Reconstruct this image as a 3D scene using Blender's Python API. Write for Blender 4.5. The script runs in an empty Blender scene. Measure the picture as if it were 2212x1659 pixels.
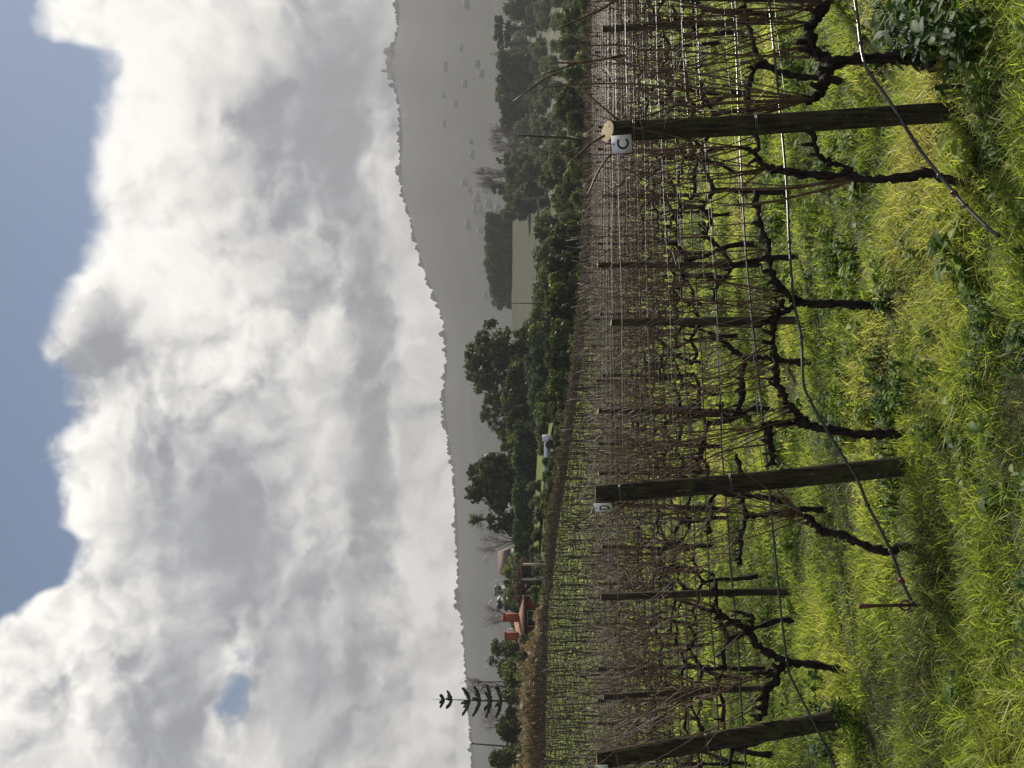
import bpy, math, random
import numpy as np
from mathutils import Vector, Matrix

S = bpy.context.scene
COL = S.collection
# ------------------------------------------------------------------ camera
EYE = Vector((0.0, 0.0, 1.8))
PITCH = math.atan(109 / 2212)
FWD = Vector((0, math.cos(PITCH), math.sin(PITCH)))
UPV = Vector((0, -math.sin(PITCH), math.cos(PITCH)))
RGT = Vector((1, 0, 0))
cam = bpy.data.cameras.new("camera")
cam.sensor_width = 36.0
cam.lens = 36.0
cam.clip_start = 0.05
cam.clip_end = 20000
camo = bpy.data.objects.new("camera", cam)
COL.objects.link(camo)
# the photograph was taken with the phone on its side: world up is picture left
m = Matrix(((-UPV.x, RGT.x, -FWD.x), (-UPV.y, RGT.y, -FWD.y), (-UPV.z, RGT.z, -FWD.z)))
camo.matrix_world = Matrix.Translation(EYE) @ m.to_4x4()
S.camera = camo
S.view_settings.view_transform = 'Standard'
S.view_settings.look = 'None'
S.view_settings.exposure = 0.6
S.view_settings.gamma = 1.0
S.cycles.max_bounces = 6
S.cycles.transparent_max_bounces = 8
S.cycles.volume_bounces = 0

def tv(v):                       # height slope z/y for an upright picture row v
    a = (v - 1106) / 2212
    return (math.sin(PITCH) - math.cos(PITCH) * a) / (math.cos(PITCH) + math.sin(PITCH) * a)
def su(u, v=1215):               # x/y for an upright picture column u
    a = (v - 1106) / 2212
    return ((u - 829.5) / 2212) / (math.cos(PITCH) + math.sin(PITCH) * a)
def at(u, v, y):                 # world point at distance y
    return Vector((su(u, v) * y, y, 1.8 + tv(v) * y))
def azel(u, v):
    s, t = su(u, v), tv(v)
    return math.atan(s), math.atan(t / math.sqrt(1 + s * s))

# ------------------------------------------------------------------ sun and sky
SUN_AZ, SUN_EL = math.radians(38), math.radians(40)
sun = bpy.data.lights.new("sun", 'SUN')
sun.energy = 5.0
sun.angle = math.radians(0.5)
sun.color = (1.0, 0.93, 0.82)
suno = bpy.data.objects.new("sun", sun)
COL.objects.link(suno)
sd = Vector((math.sin(SUN_AZ) * math.cos(SUN_EL), math.cos(SUN_AZ) * math.cos(SUN_EL), math.sin(SUN_EL)))
suno.rotation_euler = sd.to_track_quat('Z', 'Y').to_euler()
suno.location = (0, 0, 50)

W = bpy.data.worlds.new("World")
S.world = W
W.use_nodes = True
NT = W.node_tree
NT.nodes.clear()
class G:                          # small helper to write node maths as expressions
    def __init__(s, nt): s.nt = nt
    def put(s, sock, v):
        if v is None: return
        if hasattr(v, 'is_output'): s.nt.links.new(v, sock)
        else: sock.default_value = v
    def m(s, op, a, b=None, c=None, clamp=False):
        n = s.nt.nodes.new('ShaderNodeMath'); n.operation = op; n.use_clamp = clamp
        s.put(n.inputs[0], a); s.put(n.inputs[1], b); s.put(n.inputs[2], c); return n.outputs[0]
    def v(s, op, a, b=None, out=0):
        n = s.nt.nodes.new('ShaderNodeVectorMath'); n.operation = op
        s.put(n.inputs[0], a)
        if op == 'SCALE': s.put(n.inputs[3], b)
        else: s.put(n.inputs[1], b)
        return n.outputs[out]
    def noise(s, vec, scale, detail=4, rough=0.5, dist=0.0, out=0):
        n = s.nt.nodes.new('ShaderNodeTexNoise'); s.put(n.inputs['Vector'], vec)
        n.inputs['Scale'].default_value = scale; n.inputs['Detail'].default_value = detail
        n.inputs['Roughness'].default_value = rough; n.inputs['Distortion'].default_value = dist
        return n.outputs[out]
    def voro(s, vec, scale, out=0):
        n = s.nt.nodes.new('ShaderNodeTexVoronoi'); n.feature = 'SMOOTH_F1'
        n.inputs['Smoothness'].default_value = 0.35
        s.put(n.inputs['Vector'], vec); n.inputs['Scale'].default_value = scale; return n.outputs[out]
    def rng(s, x, a, b, c=0.0, d=1.0, smooth=True):
        n = s.nt.nodes.new('ShaderNodeMapRange'); n.interpolation_type = 'SMOOTHSTEP' if smooth else 'LINEAR'
        s.put(n.inputs[0], x)
        for i, q in enumerate((a, b, c, d)): s.put(n.inputs[i + 1], q)
        return n.outputs[0]
    def mix(s, f, a, b):
        n = s.nt.nodes.new('ShaderNodeMix'); n.data_type = 'RGBA'
        s.put(n.inputs[0], f); s.put(n.inputs[6], a); s.put(n.inputs[7], b); return n.outputs[2]
    def xyz(s, x, y, z=0.0):
        n = s.nt.nodes.new('ShaderNodeCombineXYZ')
        s.put(n.inputs[0], x); s.put(n.inputs[1], y); s.put(n.inputs[2], z); return n.outputs[0]
    def sep(s, vec):
        n = s.nt.nodes.new('ShaderNodeSeparateXYZ'); s.put(n.inputs[0], vec); return n.outputs

g = G(NT)
tc = NT.nodes.new('ShaderNodeTexCoord')
dv = g.v('NORMALIZE', tc.outputs['Generated'])
dx, dy, dz = g.sep(dv)
az = g.m('ARCTAN2', dx, dy)
hor = g.m('SQRT', g.m('ADD', g.m('MULTIPLY', dx, dx), g.m('MULTIPLY', dy, dy)))
el = g.m('ARCTAN2', dz, hor)
P0 = g.xyz(az, g.m('MULTIPLY', el, 1.15), 0.0)

sky = NT.nodes.new('ShaderNodeTexSky')
sky.sky_type = 'NISHITA'
sky.sun_disc = False
sky.sun_elevation = SUN_EL
sky.sun_rotation = SUN_AZ
sky.air_density = 1.0
sky.dust_density = 0.3
sky.ozone_density = 1.4

# cloud deck upper edge as a curve over azimuth
edge = [(-600, 40), (-200, 20), (0, -60), (250, -60), (337, -10), (362, 22), (385, 70), (395, 105), (426, 150), (486, 175),
        (515, 124), (550, 107), (625, 89), (700, 74), (724, 79), (758, 107), (823, 109), (836, 112), (885, 84), (964, 97),
        (1044, 124), (1088, 165), (1138, 153), (1212, 163), (1361, 171), (1470, 180), (1540, 186), (1570, 94), (1609, 50),
        (1659, 52), (1900, 60), (2300, 100)]
fc = NT.nodes.new('ShaderNodeFloatCurve')
cu = fc.mapping.curves[0]
AZ0, AZ1 = -0.7, 0.7
pts = [((azel(u, v)[0] - AZ0) / (AZ1 - AZ0), (azel(u, v)[1]) / 1.0) for u, v in edge]
cu.points[0].location = pts[0]; cu.points[1].location = pts[-1]
for q in pts[1:-1]: cu.points.new(*q)
for q in cu.points: q.handle_type = 'AUTO_CLAMPED'
fc.mapping.update()
g.put(fc.inputs['Value'], g.rng(az, AZ0, AZ1, 0.0, 1.0, smooth=False))
edge_el = fc.outputs[0]

def gauss(u, v, ru, rv, amp, vec):
    a, e = azel(u, v)
    k = 1.15
    d = g.v('SUBTRACT', vec, (a, e * k, 0.0))
    d = g.v('MULTIPLY', d, (2212 / ru, 2212 / (rv * k), 0.0))
    q = g.v('DOT_PRODUCT', d, d, out=1)
    return g.m('MULTIPLY', g.m('EXPONENT', g.m('MULTIPLY', q, -0.5)), amp)
def total(lst):
    o = lst[0]
    for q in lst[1:]: o = g.m('ADD', o, q)
    return o

wn = g.noise(P0, 6.0, 5, 0.6, out=1)
warp = g.v('SCALE', g.v('SUBTRACT', wn, (0.5, 0.5, 0.5)), 0.12)
wn2 = g.noise(P0, 22.0, 3, 0.6, out=1)
warp2 = g.v('SCALE', g.v('SUBTRACT', wn2, (0.5, 0.5, 0.5)), 0.022)
P1 = g.v('ADD', g.v('ADD', P0, warp), warp2)
Pw = g.v('ADD', P0, g.v('ADD', g.v('SCALE', warp, 0.55), warp2))
def field(p):
    a = g.noise(p, 5.5, 7, 0.52)
    b = g.m('SUBTRACT', 1.0, g.voro(p, 13.0))
    c = g.m('SUBTRACT', 1.0, g.voro(p, 38.0))
    r = g.m('MULTIPLY_ADD', b, 0.30, g.m('MULTIPLY', a, 1.0))
    d = g.m('SUBTRACT', 1.0, g.voro(p, 85.0))
    return g.m('MULTIPLY_ADD', d, 0.035, g.m('MULTIPLY_ADD', c, 0.15, r))
F = field(P1)
F2 = field(g.v('ADD', P1, (0.012, 0.016, 0.0)))
emb = g.m('SUBTRACT', F, F2)
# coverage
hole = total([gauss(175, 506, 100, 30, 0.76, Pw), gauss(1480, 160, 260, 22, 0.0, Pw), gauss(1370, 470, 50, 30, 0.25, Pw),
              gauss(1130, 330, 60, 25, 0.22, Pw), gauss(1560, 560, 70, 22, 0.25, Pw), gauss(870, 862, 240, 9, 0.35, Pw), gauss(330, 905, 330, 12, 0.3, Pw)])
base = g.m('MULTIPLY', g.m('SUBTRACT', edge_el, el), 26.0)
base = g.m('MINIMUM', base, 1.2)
cov = g.m('ADD', base, g.m('MULTIPLY', g.m('SUBTRACT', F, 0.80), 1.9))
cov = g.m('SUBTRACT', cov, g.m('MULTIPLY', hole, 1.5))
far = g.m('SMOOTH_MIN', 1.0, g.rng(g.m('ABSOLUTE', az), 0.75, 1.0), 0.0)
cov_far = g.m('MULTIPLY', g.m('SUBTRACT', F, 0.72), 4.0)
cover = g.rng(cov, -0.06, g.rng(az, -0.05, 0.2, 0.42, 0.75))
cover_far = g.rng(cov_far, 0.0, 0.5)
ff = g.m('MAXIMUM', g.rng(g.m('ABSOLUTE', az), 0.75, 1.0), g.rng(el, 0.62, 0.8))
cover = g.m('ADD', g.m('MULTIPLY', cover, g.m('SUBTRACT', 1.0, ff)), g.m('MULTIPLY', cover_far, ff))
# brightness of the cloud
dark = total([gauss(915, 232, 72, 55, -0.48, Pw), gauss(560, 330, 120, 40, -0.10, Pw), gauss(500, 520, 110, 50, -0.12, Pw), gauss(520, 420, 150, 85, -0.275, Pw), gauss(1010, 800, 200, 48, -0.375, Pw),
              gauss(545, 815, 210, 48, -0.275, Pw), gauss(80, 370, 130, 95, -0.375, Pw), gauss(1380, 540, 75, 75, -0.250, Pw),
              gauss(1120, 640, 180, 70, -0.175, Pw), gauss(1530, 740, 150, 90, -0.213, Pw), gauss(300, 600, 180, 90, -0.163, Pw),
              gauss(1300, 700, 130, 60, -0.150, Pw), gauss(740, 560, 120, 60, -0.125, Pw), gauss(150, 760, 200, 80, -0.163, Pw),
              gauss(1330, 290, 260, 80, 0.16, Pw), gauss(950, 915, 80, 35, 0.12, Pw), gauss(1000, 440, 160, 60, 0.07, Pw),
              gauss(560, 180, 130, 40, 0.06, Pw), gauss(250, 880, 400, 90, 0.03, Pw)])
br = g.m('MULTIPLY_ADD', dark, 1.45, 0.79)
crisp = g.rng(g.noise(P0, 4.3, 2, 0.5), 0.38, 0.60, 0.35, 1.0)
crisp = g.m('MAXIMUM', crisp, g.m('SUBTRACT', 1.0, g.rng(cov, 0.5, 1.3)))
br = g.m('ADD', br, g.m('MULTIPLY', g.m('MULTIPLY', emb, 2.5), crisp))
soft = g.m('SUBTRACT', g.noise(g.v('MULTIPLY', P1, (0.8, 1.25, 1.0)), 5.0, 6, 0.50), 0.5)
br = g.m('MULTIPLY_ADD', soft, 0.85, br)
rim = g.rng(cov, 0.1, 1.1)                               # thin sun-lit rims stay bright
br = g.m('MULTIPLY_ADD', g.m('SUBTRACT', 1.0, rim), 0.16, br)
hz = g.rng(el, 0.02, 0.15)
br = g.m('SMOOTH_MAX', br, 0.30, 0.22)
emit = g.m('SMOOTH_MIN', br, 1.0, 0.15)
tone = g.mix(g.rng(emit, 0.30, 0.78), (0.90, 0.93, 1.0, 1), (1.0, 0.975, 0.925, 1))
ccol = g.v('SCALE', tone, emit)
bgs = NT.nodes.new('ShaderNodeBackground'); NT.links.new(sky.outputs[0], bgs.inputs[0]); bgs.inputs[1].default_value = 0.052
bgc = NT.nodes.new('ShaderNodeBackground'); NT.links.new(ccol, bgc.inputs[0]); bgc.inputs[1].default_value = 0.84
mx = NT.nodes.new('ShaderNodeMixShader')
NT.links.new(cover, mx.inputs[0]); NT.links.new(bgs.outputs[0], mx.inputs[1]); NT.links.new(bgc.outputs[0], mx.inputs[2])
wo = NT.nodes.new('ShaderNodeOutputWorld')
NT.links.new(mx.outputs[0], wo.inputs['Surface'])
try:
    W.cycles.sampling_method = 'MANUAL'; W.cycles.sample_map_resolution = 512
except Exception: pass

# ------------------------------------------------------------------ helpers
rng = np.random.default_rng(7)
random.seed(7)
_N = {}
def vnoise(x, y, seed=0):
    if seed not in _N: _N[seed] = np.random.default_rng(1000 + seed).random((256, 256))
    T = _N[seed]
    xi = np.floor(x).astype(int); yi = np.floor(y).astype(int)
    fx = x - xi; fy = y - yi
    fx = fx * fx * (3 - 2 * fx); fy = fy * fy * (3 - 2 * fy)
    a = T[xi & 255, yi & 255]; b = T[(xi + 1) & 255, yi & 255]
    c = T[xi & 255, (yi + 1) & 255]; d = T[(xi + 1) & 255, (yi + 1) & 255]
    return (a * (1 - fx) + b * fx) * (1 - fy) + (c * (1 - fx) + d * fx) * fy
def fbm(x, y, seed=0, oct=4):
    s = 0; a = 0.5; t = 0
    for i in range(oct):
        s = s + a * vnoise(x * 2 ** i, y * 2 ** i, seed + i); t += a; a *= 0.5
    return s / t

# ground heights: rows of picture heights at true distances; columns by direction
TU = np.array([-900, 0, 170, 342, 500, 672, 840, 1000, 1200, 1330, 1500, 1659, 2500.])
TY = np.array([110, 135, 170, 220, 300, 420, 600, 900, 1300.])
TV = np.array([
 [1179, 1180, 1182, 1187, 1205, 1231, 1253, 1270, 1281, 1286, 1290, 1292, 1300],
 [1166, 1166, 1167, 1170, 1177, 1195, 1235, 1266, 1288, 1296, 1300, 1302, 1305],
 [1150, 1150, 1152, 1155, 1160, 1170, 1195, 1245, 1272, 1282, 1288, 1290, 1295],
 [1132, 1132, 1132, 1134, 1138, 1145, 1162, 1215, 1242, 1256, 1264, 1270, 1278],
 [1118, 1118, 1118, 1118, 1120, 1124, 1136, 1180, 1206, 1226, 1238, 1248, 1260],
 [1112, 1112, 1112, 1111, 1110, 1111, 1124, 1152, 1166, 1190, 1206, 1216, 1225],
 [1110, 1110, 1110, 1108, 1107, 1107, 1108, 1108, 1110, 1140, 1160, 1172, 1180],
 [1125, 1125, 1125, 1125, 1125, 1125, 1125, 1125, 1122, 1112, 1111, 1112, 1120],
 [1140, 1140, 1140, 1140, 1140, 1140, 1140, 1140, 1140, 1140, 1140, 1140, 1140.]])
TS = (TU - 829.5) / 2212
TT = np.vectorize(tv)(TV)
SLOPE = 0.034
def gz(x, y, bumps=True):
    x = np.asarray(x, float); y = np.asarray(y, float)
    yy = np.maximum(y, 0.5)
    s = np.clip(x / np.maximum(yy, 8.0), TS[0], TS[-1])
    ys = np.clip(yy, TY[0], TY[-1])
    ly = np.interp(ys, TY, np.arange(len(TY)))
    i = np.minimum(ly.astype(int), len(TY) - 2); f = ly - i
    ls = np.interp(s, TS, np.arange(len(TS)))
    j = np.minimum(ls.astype(int), len(TS) - 2); h = ls - j
    t = (TT[i, j] * (1 - h) + TT[i, j + 1] * h) * (1 - f) + (TT[i + 1, j] * (1 - h) + TT[i + 1, j + 1] * h) * f
    zfar = 1.8 + t * ys
    t0 = TT[0, j] * (1 - h) + TT[0, j + 1] * h
    ze = 1.8 + t0 * 110.0
    plane = -SLOPE * yy
    rise = ze - (-SLOPE * 110.0)
    k = np.clip((yy - 16) / 94.0, 0, 1)
    near = plane + rise * (0.45 * k * k + 0.55 * k * k * (3 - 2 * k))
    z = np.where(yy < 110, near, zfar)
    if bumps:
        z = z + (fbm(x * 1.1 + 40, y * 1.1 + 40, 3, 3) - 0.5) * 0.20 * np.clip(1.3 - yy / 60, 0.2, 1)
        z = z + np.where(yy > 110, (fbm(x / 30 + 90, y / 30 + 90, 9, 3) - 0.5) * np.clip((yy - 110) / 300, 0, 1) * 2.5, 0)
    return z
def gp(x, y): return float(gz(np.array([x]), np.array([y]))[0])
def ground_at(u, y):
    x = su(u) * y
    return Vector((x, y, gp(x, y)))

def ntree(name):
    mt = bpy.data.materials.new(name); mt.use_nodes = True
    nt = mt.node_tree; nt.nodes.clear(); return mt, nt, G(nt)
def out(nt, sh):
    o = nt.nodes.new('ShaderNodeOutputMaterial'); nt.links.new(sh, o.inputs['Surface'])
def prin(nt, g_, color, rough=0.7, spec=0.4, metal=0.0, normal=None):
    p = nt.nodes.new('ShaderNodeBsdfPrincipled')
    g_.put(p.inputs['Base Color'], color); g_.put(p.inputs['Roughness'], rough)
    g_.put(p.inputs['Specular IOR Level'], spec); g_.put(p.inputs['Metallic'], metal)
    if normal is not None: nt.links.new(normal, p.inputs['Normal'])
    return p.outputs[0]
def objco(nt): return nt.nodes.new('ShaderNodeTexCoord').outputs['Object']
def bumpn(nt, h, s=0.4, d=0.01):
    b = nt.nodes.new('ShaderNodeBump'); b.inputs['Strength'].default_value = s; b.inputs['Distance'].default_value = d
    nt.links.new(h, b.inputs['Height']); return b.outputs[0]
def attr(nt, n='tint'):
    a = nt.nodes.new('ShaderNodeAttribute'); a.attribute_name = n; return a.outputs['Fac']
def orand(nt): return nt.nodes.new('ShaderNodeObjectInfo').outputs['Random']
def ramp(nt, g_, f, cols):
    r = nt.nodes.new('ShaderNodeValToRGB'); e = r.color_ramp.elements
    while len(e) < len(cols): e.new(0.5)
    for q, (p, c) in zip(e, cols): q.position = p; q.color = (*c, 1)
    g_.put(r.inputs[0], f); return r.outputs[0]
def simple(name, c1, c2, scale=5.0, rough=0.7, spec=0.35, metal=0.0, bs=0.0, stretch=(1, 1, 1), bd=0.01):
    mt, nt, q = ntree(name)
    co = q.v('MULTIPLY', objco(nt), stretch)
    n = q.noise(co, scale, 5, 0.6)
    col = q.mix(q.rng(n, 0.3, 0.7), (*c1, 1), (*c2, 1))
    nm = bumpn(nt, n, bs, bd) if bs else None
    out(nt, prin(nt, q, col, rough, spec, metal, nm)); return mt
def leafy(name, cols, trans=0.3, rough=0.5, spec=0.4, per_object=0.0):
    mt, nt, q = ntree(name)
    f = attr(nt)
    if per_object: f = q.m('ADD', f, q.m('MULTIPLY', q.m('SUBTRACT', orand(nt), 0.5), per_object), clamp=True)
    col = ramp(nt, q, f, cols)
    b = prin(nt, q, col, rough, spec)
    t = nt.nodes.new('ShaderNodeBsdfTranslucent')
    nt.links.new(q.v('MULTIPLY', col, (1.25, 1.35, 0.75)), t.inputs[0])
    mx = nt.nodes.new('ShaderNodeMixShader'); mx.inputs[0].default_value = trans
    nt.links.new(b, mx.inputs[1]); nt.links.new(t.outputs[0], mx.inputs[2])
    out(nt, mx.outputs[0]); return mt

M = {}
M['grass'] = leafy('grass_blades', [(0.0, (0.05, 0.045, 0.024)), (0.25, (0.085, 0.115, 0.028)), (0.5, (0.24, 0.30, 0.05)), (0.8, (0.37, 0.41, 0.075)), (1.0, (0.48, 0.42, 0.17))], 0.58, 0.45, 0.3)
M['weed'] = leafy('broad_leaf', [(0.0, (0.03, 0.06, 0.018)), (0.6, (0.075, 0.14, 0.022)), (1.0, (0.22, 0.28, 0.04))], 0.5, 0.58, 0.28)
M['bark'] = simple('vine_bark', (0.007, 0.005, 0.005), (0.034, 0.025, 0.020), 60, 0.9, 0.2, bs=0.9, stretch=(1, 1, 0.25), bd=0.006)
M['cane'] = simple('cane_bark', (0.040, 0.019, 0.012), (0.140, 0.080, 0.047), 22, 0.5, 0.4)
M['post'] = simple('weathered_post', (0.018, 0.014, 0.010), (0.070, 0.057, 0.034), 18, 0.85, 0.2, bs=0.6, stretch=(1, 1, 0.12), bd=0.005)
M['cut'] = simple('sawn_end', (0.30, 0.22, 0.12), (0.46, 0.36, 0.22), 40, 0.8, 0.2)
M['hose'] = simple('black_pipe', (0.012, 0.012, 0.012), (0.03, 0.028, 0.025), 10, 0.28, 0.6)
M['wire'] = simple('steel_wire', (0.12, 0.12, 0.115), (0.26, 0.25, 0.24), 30, 0.45, 0.5, metal=0.8)
M['plate'] = simple('white_plate', (0.62, 0.62, 0.61), (0.74, 0.74, 0.73), 30, 0.45, 0.4)
M['ink'] = simple('black_ink', (0.012, 0.012, 0.014), (0.02, 0.02, 0.022), 10, 0.5, 0.4)
M['cap'] = simple('red_plastic', (0.09, 0.020, 0.014), (0.14, 0.03, 0.02), 30, 0.4, 0.5)
M['rust'] = simple('rusty_steel', (0.05, 0.024, 0.016), (0.14, 0.07, 0.045), 60, 0.85, 0.3, bs=0.4)
M['branch'] = simple('tree_bark', (0.045, 0.036, 0.028), (0.11, 0.09, 0.07), 3, 0.9, 0.2)

mt, nt, q = ntree('mossy_post')
co = objco(nt)
n1 = q.noise(q.v('MULTIPLY', co, (1, 1, .06)), 70, 5, .6); n2 = q.noise(co, 9, 4, .6); n3 = q.noise(q.v('MULTIPLY', co, (1, 1, .5)), 30, 4, .7)
c = q.mix(q.rng(n1, .35, .65), (0.018, 0.014, 0.010, 1), (0.052, 0.042, 0.028, 1))
c = q.mix(q.rng(n2, .48, .68, 0, .7), c, (0.055, 0.060, 0.020, 1))
c = q.mix(q.rng(n3, .60, .70, 0, .7), c, (0.14, 0.14, 0.11, 1))
out(nt, prin(nt, q, c, .9, .15, normal=bumpn(nt, n1, .5, .004))); M['endpost'] = mt
# materials of the ground
mt, nt, q = ntree('vineyard_ground')
co = objco(nt)
px, py, pz = q.sep(co)
n1 = q.noise(co, 0.35, 5, 0.6); n2 = q.noise(co, 7.0, 5, 0.65)
c = q.mix(q.rng(n2, 0.35, 0.68), (0.022, 0.022, 0.010, 1), (0.055, 0.065, 0.018, 1))
c = q.mix(q.rng(n1, 0.4, 0.65, 0, 0.4), c, (0.05, 0.06, 0.018, 1))
fieldc = q.mix(q.rng(q.noise(co, 0.12, 6, 0.7), 0.35, 0.65), (0.055, 0.072, 0.018, 1), (0.10, 0.125, 0.028, 1))
c = q.mix(q.rng(py, 12, 45), c, fieldc)
olive = q.mix(q.rng(q.noise(co, 0.05, 6, 0.65), 0.4, 0.62), (0.03, 0.036, 0.016, 1), (0.075, 0.080, 0.032, 1))
c = q.mix(q.rng(py, 116, 135), c, olive)
out(nt, prin(nt, q, c, 0.9, 0.15, normal=bumpn(nt, n2, 0.6, 0.05))); M['ground'] = mt
mt, nt, q = ntree('far_hill')
co = objco(nt)
n1 = q.noise(co, 0.004, 6, 0.65); n2 = q.noise(co, 0.03, 4, 0.6)
c = q.mix(q.rng(n1, 0.40, 0.66), (0.026, 0.030, 0.022, 1), (0.045, 0.045, 0.034, 1))
c = q.mix(q.rng(n2, 0.45, 0.7, 0, 0.6), c, (0.03, 0.04, 0.02, 1))
out(nt, prin(nt, q, c, 0.95, 0.1)); M['hill'] = mt

def mesh_np(name, V, faces, mat, attrs=None, smooth=False):
    """faces: (n,k) int array or list of such arrays"""
    if not isinstance(faces, (list, tuple)): faces = [faces]
    faces = [np.asarray(f, np.int64) for f in faces if len(f)]
    me = bpy.data.meshes.new(name)
    V = np.asarray(V, np.float32)
    me.vertices.add(len(V)); me.vertices.foreach_set('co', V.ravel())
    loops = np.concatenate([f.ravel() for f in faces]); cnt = np.concatenate([np.full(len(f), f.shape[1]) for f in faces])
    st = np.concatenate([[0], np.cumsum(cnt)[:-1]])
    me.loops.add(len(loops)); me.loops.foreach_set('vertex_index', loops.astype(np.int32))
    me.polygons.add(len(cnt)); me.polygons.foreach_set('loop_start', st.astype(np.int32))
    try: me.polygons.foreach_set('loop_total', cnt.astype(np.int32))
    except Exception: pass
    if smooth: me.polygons.foreach_set('use_smooth', np.ones(len(cnt), bool))
    if attrs:
        for k, a in attrs.items():
            at_ = me.attributes.new(k, 'FLOAT', 'POINT'); at_.data.foreach_set('value', np.asarray(a, np.float32))
    mats = mat if isinstance(mat, (list, tuple)) else [mat]
    for q_ in mats: me.materials.append(q_)
    me.update(calc_edges=True); me.validate()
    return me
def link(name, me, parent=None, loc=None):
    o = bpy.data.objects.new(name, me); COL.objects.link(o)
    if loc is not None: o.location = loc
    if parent is not None: o.parent = parent
    return o
def tag(o, label, cat, group=None, kind=None):
    if label: o['label'] = label
    if cat: o['category'] = cat
    if group: o['group'] = group
    if kind: o['kind'] = kind
    return o
def thing(name, loc, label, cat, group=None, rotz=0.0):
    o = bpy.data.objects.new(name, None); COL.objects.link(o)
    o.empty_display_size = 0.2
    o.location = loc; o.rotation_euler = (0, 0, rotz)
    return tag(o, label, cat, group)

class MB:                                    # collects shapes for one mesh
    def __init__(s): s.V = []; s.Q = []; s.T = []; s.n = 0; s.A = []; s.mi = []
    def add(s, V, Q=(), T=(), a=0.5):
        V = np.asarray(V, float)
        if len(Q): s.Q.append(np.asarray(Q) + s.n)
        if len(T): s.T.append(np.asarray(T) + s.n)
        s.V.append(V); s.n += len(V); s.A.append(np.full(len(V), a) if np.isscalar(a) else np.asarray(a))
    def tube(s, pts, r, n=6, a=0.5, cap=True, rough=0.0):
        P = np.asarray([tuple(p) for p in pts], float); r = np.broadcast_to(np.asarray(r, float), (len(P),))
        T = np.gradient(P, axis=0); T /= np.linalg.norm(T, axis=1)[:, None] + 1e-9
        ref = np.array([0.31, 0.95, 0.05]) if abs(T[:, 2]).mean() > 0.6 else np.array([0.05, 0.1, 0.99])
        A = np.cross(T, ref); A /= np.linalg.norm(A, axis=1)[:, None] + 1e-9
        B = np.cross(T, A)
        th = np.arange(n) * 2 * math.pi / n
        rr = r[:, None] * (1 + rough * rng.uniform(-1, 1, (len(P), n)))
        V = P[:, None, :] + rr[..., None] * (np.cos(th)[None, :, None] * A[:, None, :] + np.sin(th)[None, :, None] * B[:, None, :])
        V = V.reshape(-1, 3); k = len(P)
        i = np.arange(k - 1)[:, None] * n; j = np.arange(n)[None, :]; j2 = (j + 1) % n
        Q = np.stack([i + j, i + j2, i + n + j2, i + n + j], -1).reshape(-1, 4)
        Tn = []
        if cap:
            V = np.vstack([V, P[0], P[-1]]); a0 = k * n
            jj = np.arange(n); Tn = np.vstack([np.stack([np.full(n, a0), (jj + 1) % n, jj], -1),
                np.stack([np.full(n, a0 + 1), (k - 1) * n + jj, (k - 1) * n + (jj + 1) % n], -1)])
        s.add(V, Q, Tn, a)
    def box(s, c, d, rz=0.0, a=0.5, tilt=None):
        x, y, z = [q_ / 2 for q_ in d]
        V = np.array([[-x, -y, -z], [x, -y, -z], [x, y, -z], [-x, y, -z], [-x, -y, z], [x, -y, z], [x, y, z], [-x, y, z]])
        cs, sn = math.cos(rz), math.sin(rz)
        V = V @ np.array([[cs, sn, 0], [-sn, cs, 0], [0, 0, 1]]) + np.asarray(tuple(c))
        s.add(V, [[0, 3, 2, 1], [4, 5, 6, 7], [0, 1, 5, 4], [1, 2, 6, 5], [2, 3, 7, 6], [3, 0, 4, 7]], a=a)
    def quads(s, C, U_, W_, a=0.5):          # many loose quads: centres and two half-axes
        n = len(C)
        V = np.stack([C - U_ - W_, C + U_ - W_, C + U_ + W_, C - U_ + W_], 1).reshape(-1, 3)
        s.add(V, np.arange(4 * n).reshape(n, 4), a=np.repeat(np.broadcast_to(a, (n,)), 4))
    def mesh(s, name, mat, smooth=False):
        V = np.vstack(s.V)
        f = []
        if s.Q: f.append(np.vstack(s.Q))
        if s.T: f.append(np.vstack(s.T))
        return mesh_np(name, V, f, mat, {'tint': np.concatenate(s.A)}, smooth)
    def build(s, name, mat, parent=None, loc=None, smooth=False):
        return link(name, s.mesh(name, mat, smooth), parent, loc)

def crom(P, sub=4):                          # smooth a polyline
    P = np.asarray([tuple(p) for p in P], float)
    if len(P) < 3: return P
    E = np.vstack([2 * P[0] - P[1], P, 2 * P[-1] - P[-2]]); o = []
    for i in range(1, len(E) - 2):
        a, b, c_, d = E[i - 1], E[i], E[i + 1], E[i + 2]
        for k in range(sub):
            t = k / sub
            o.append(0.5 * ((2 * b) + (c_ - a) * t + (2 * a - 5 * b + 4 * c_ - d) * t * t + (3 * b - a - 3 * c_ + d) * t ** 3))
    o.append(P[-1]); return np.array(o)

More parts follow.
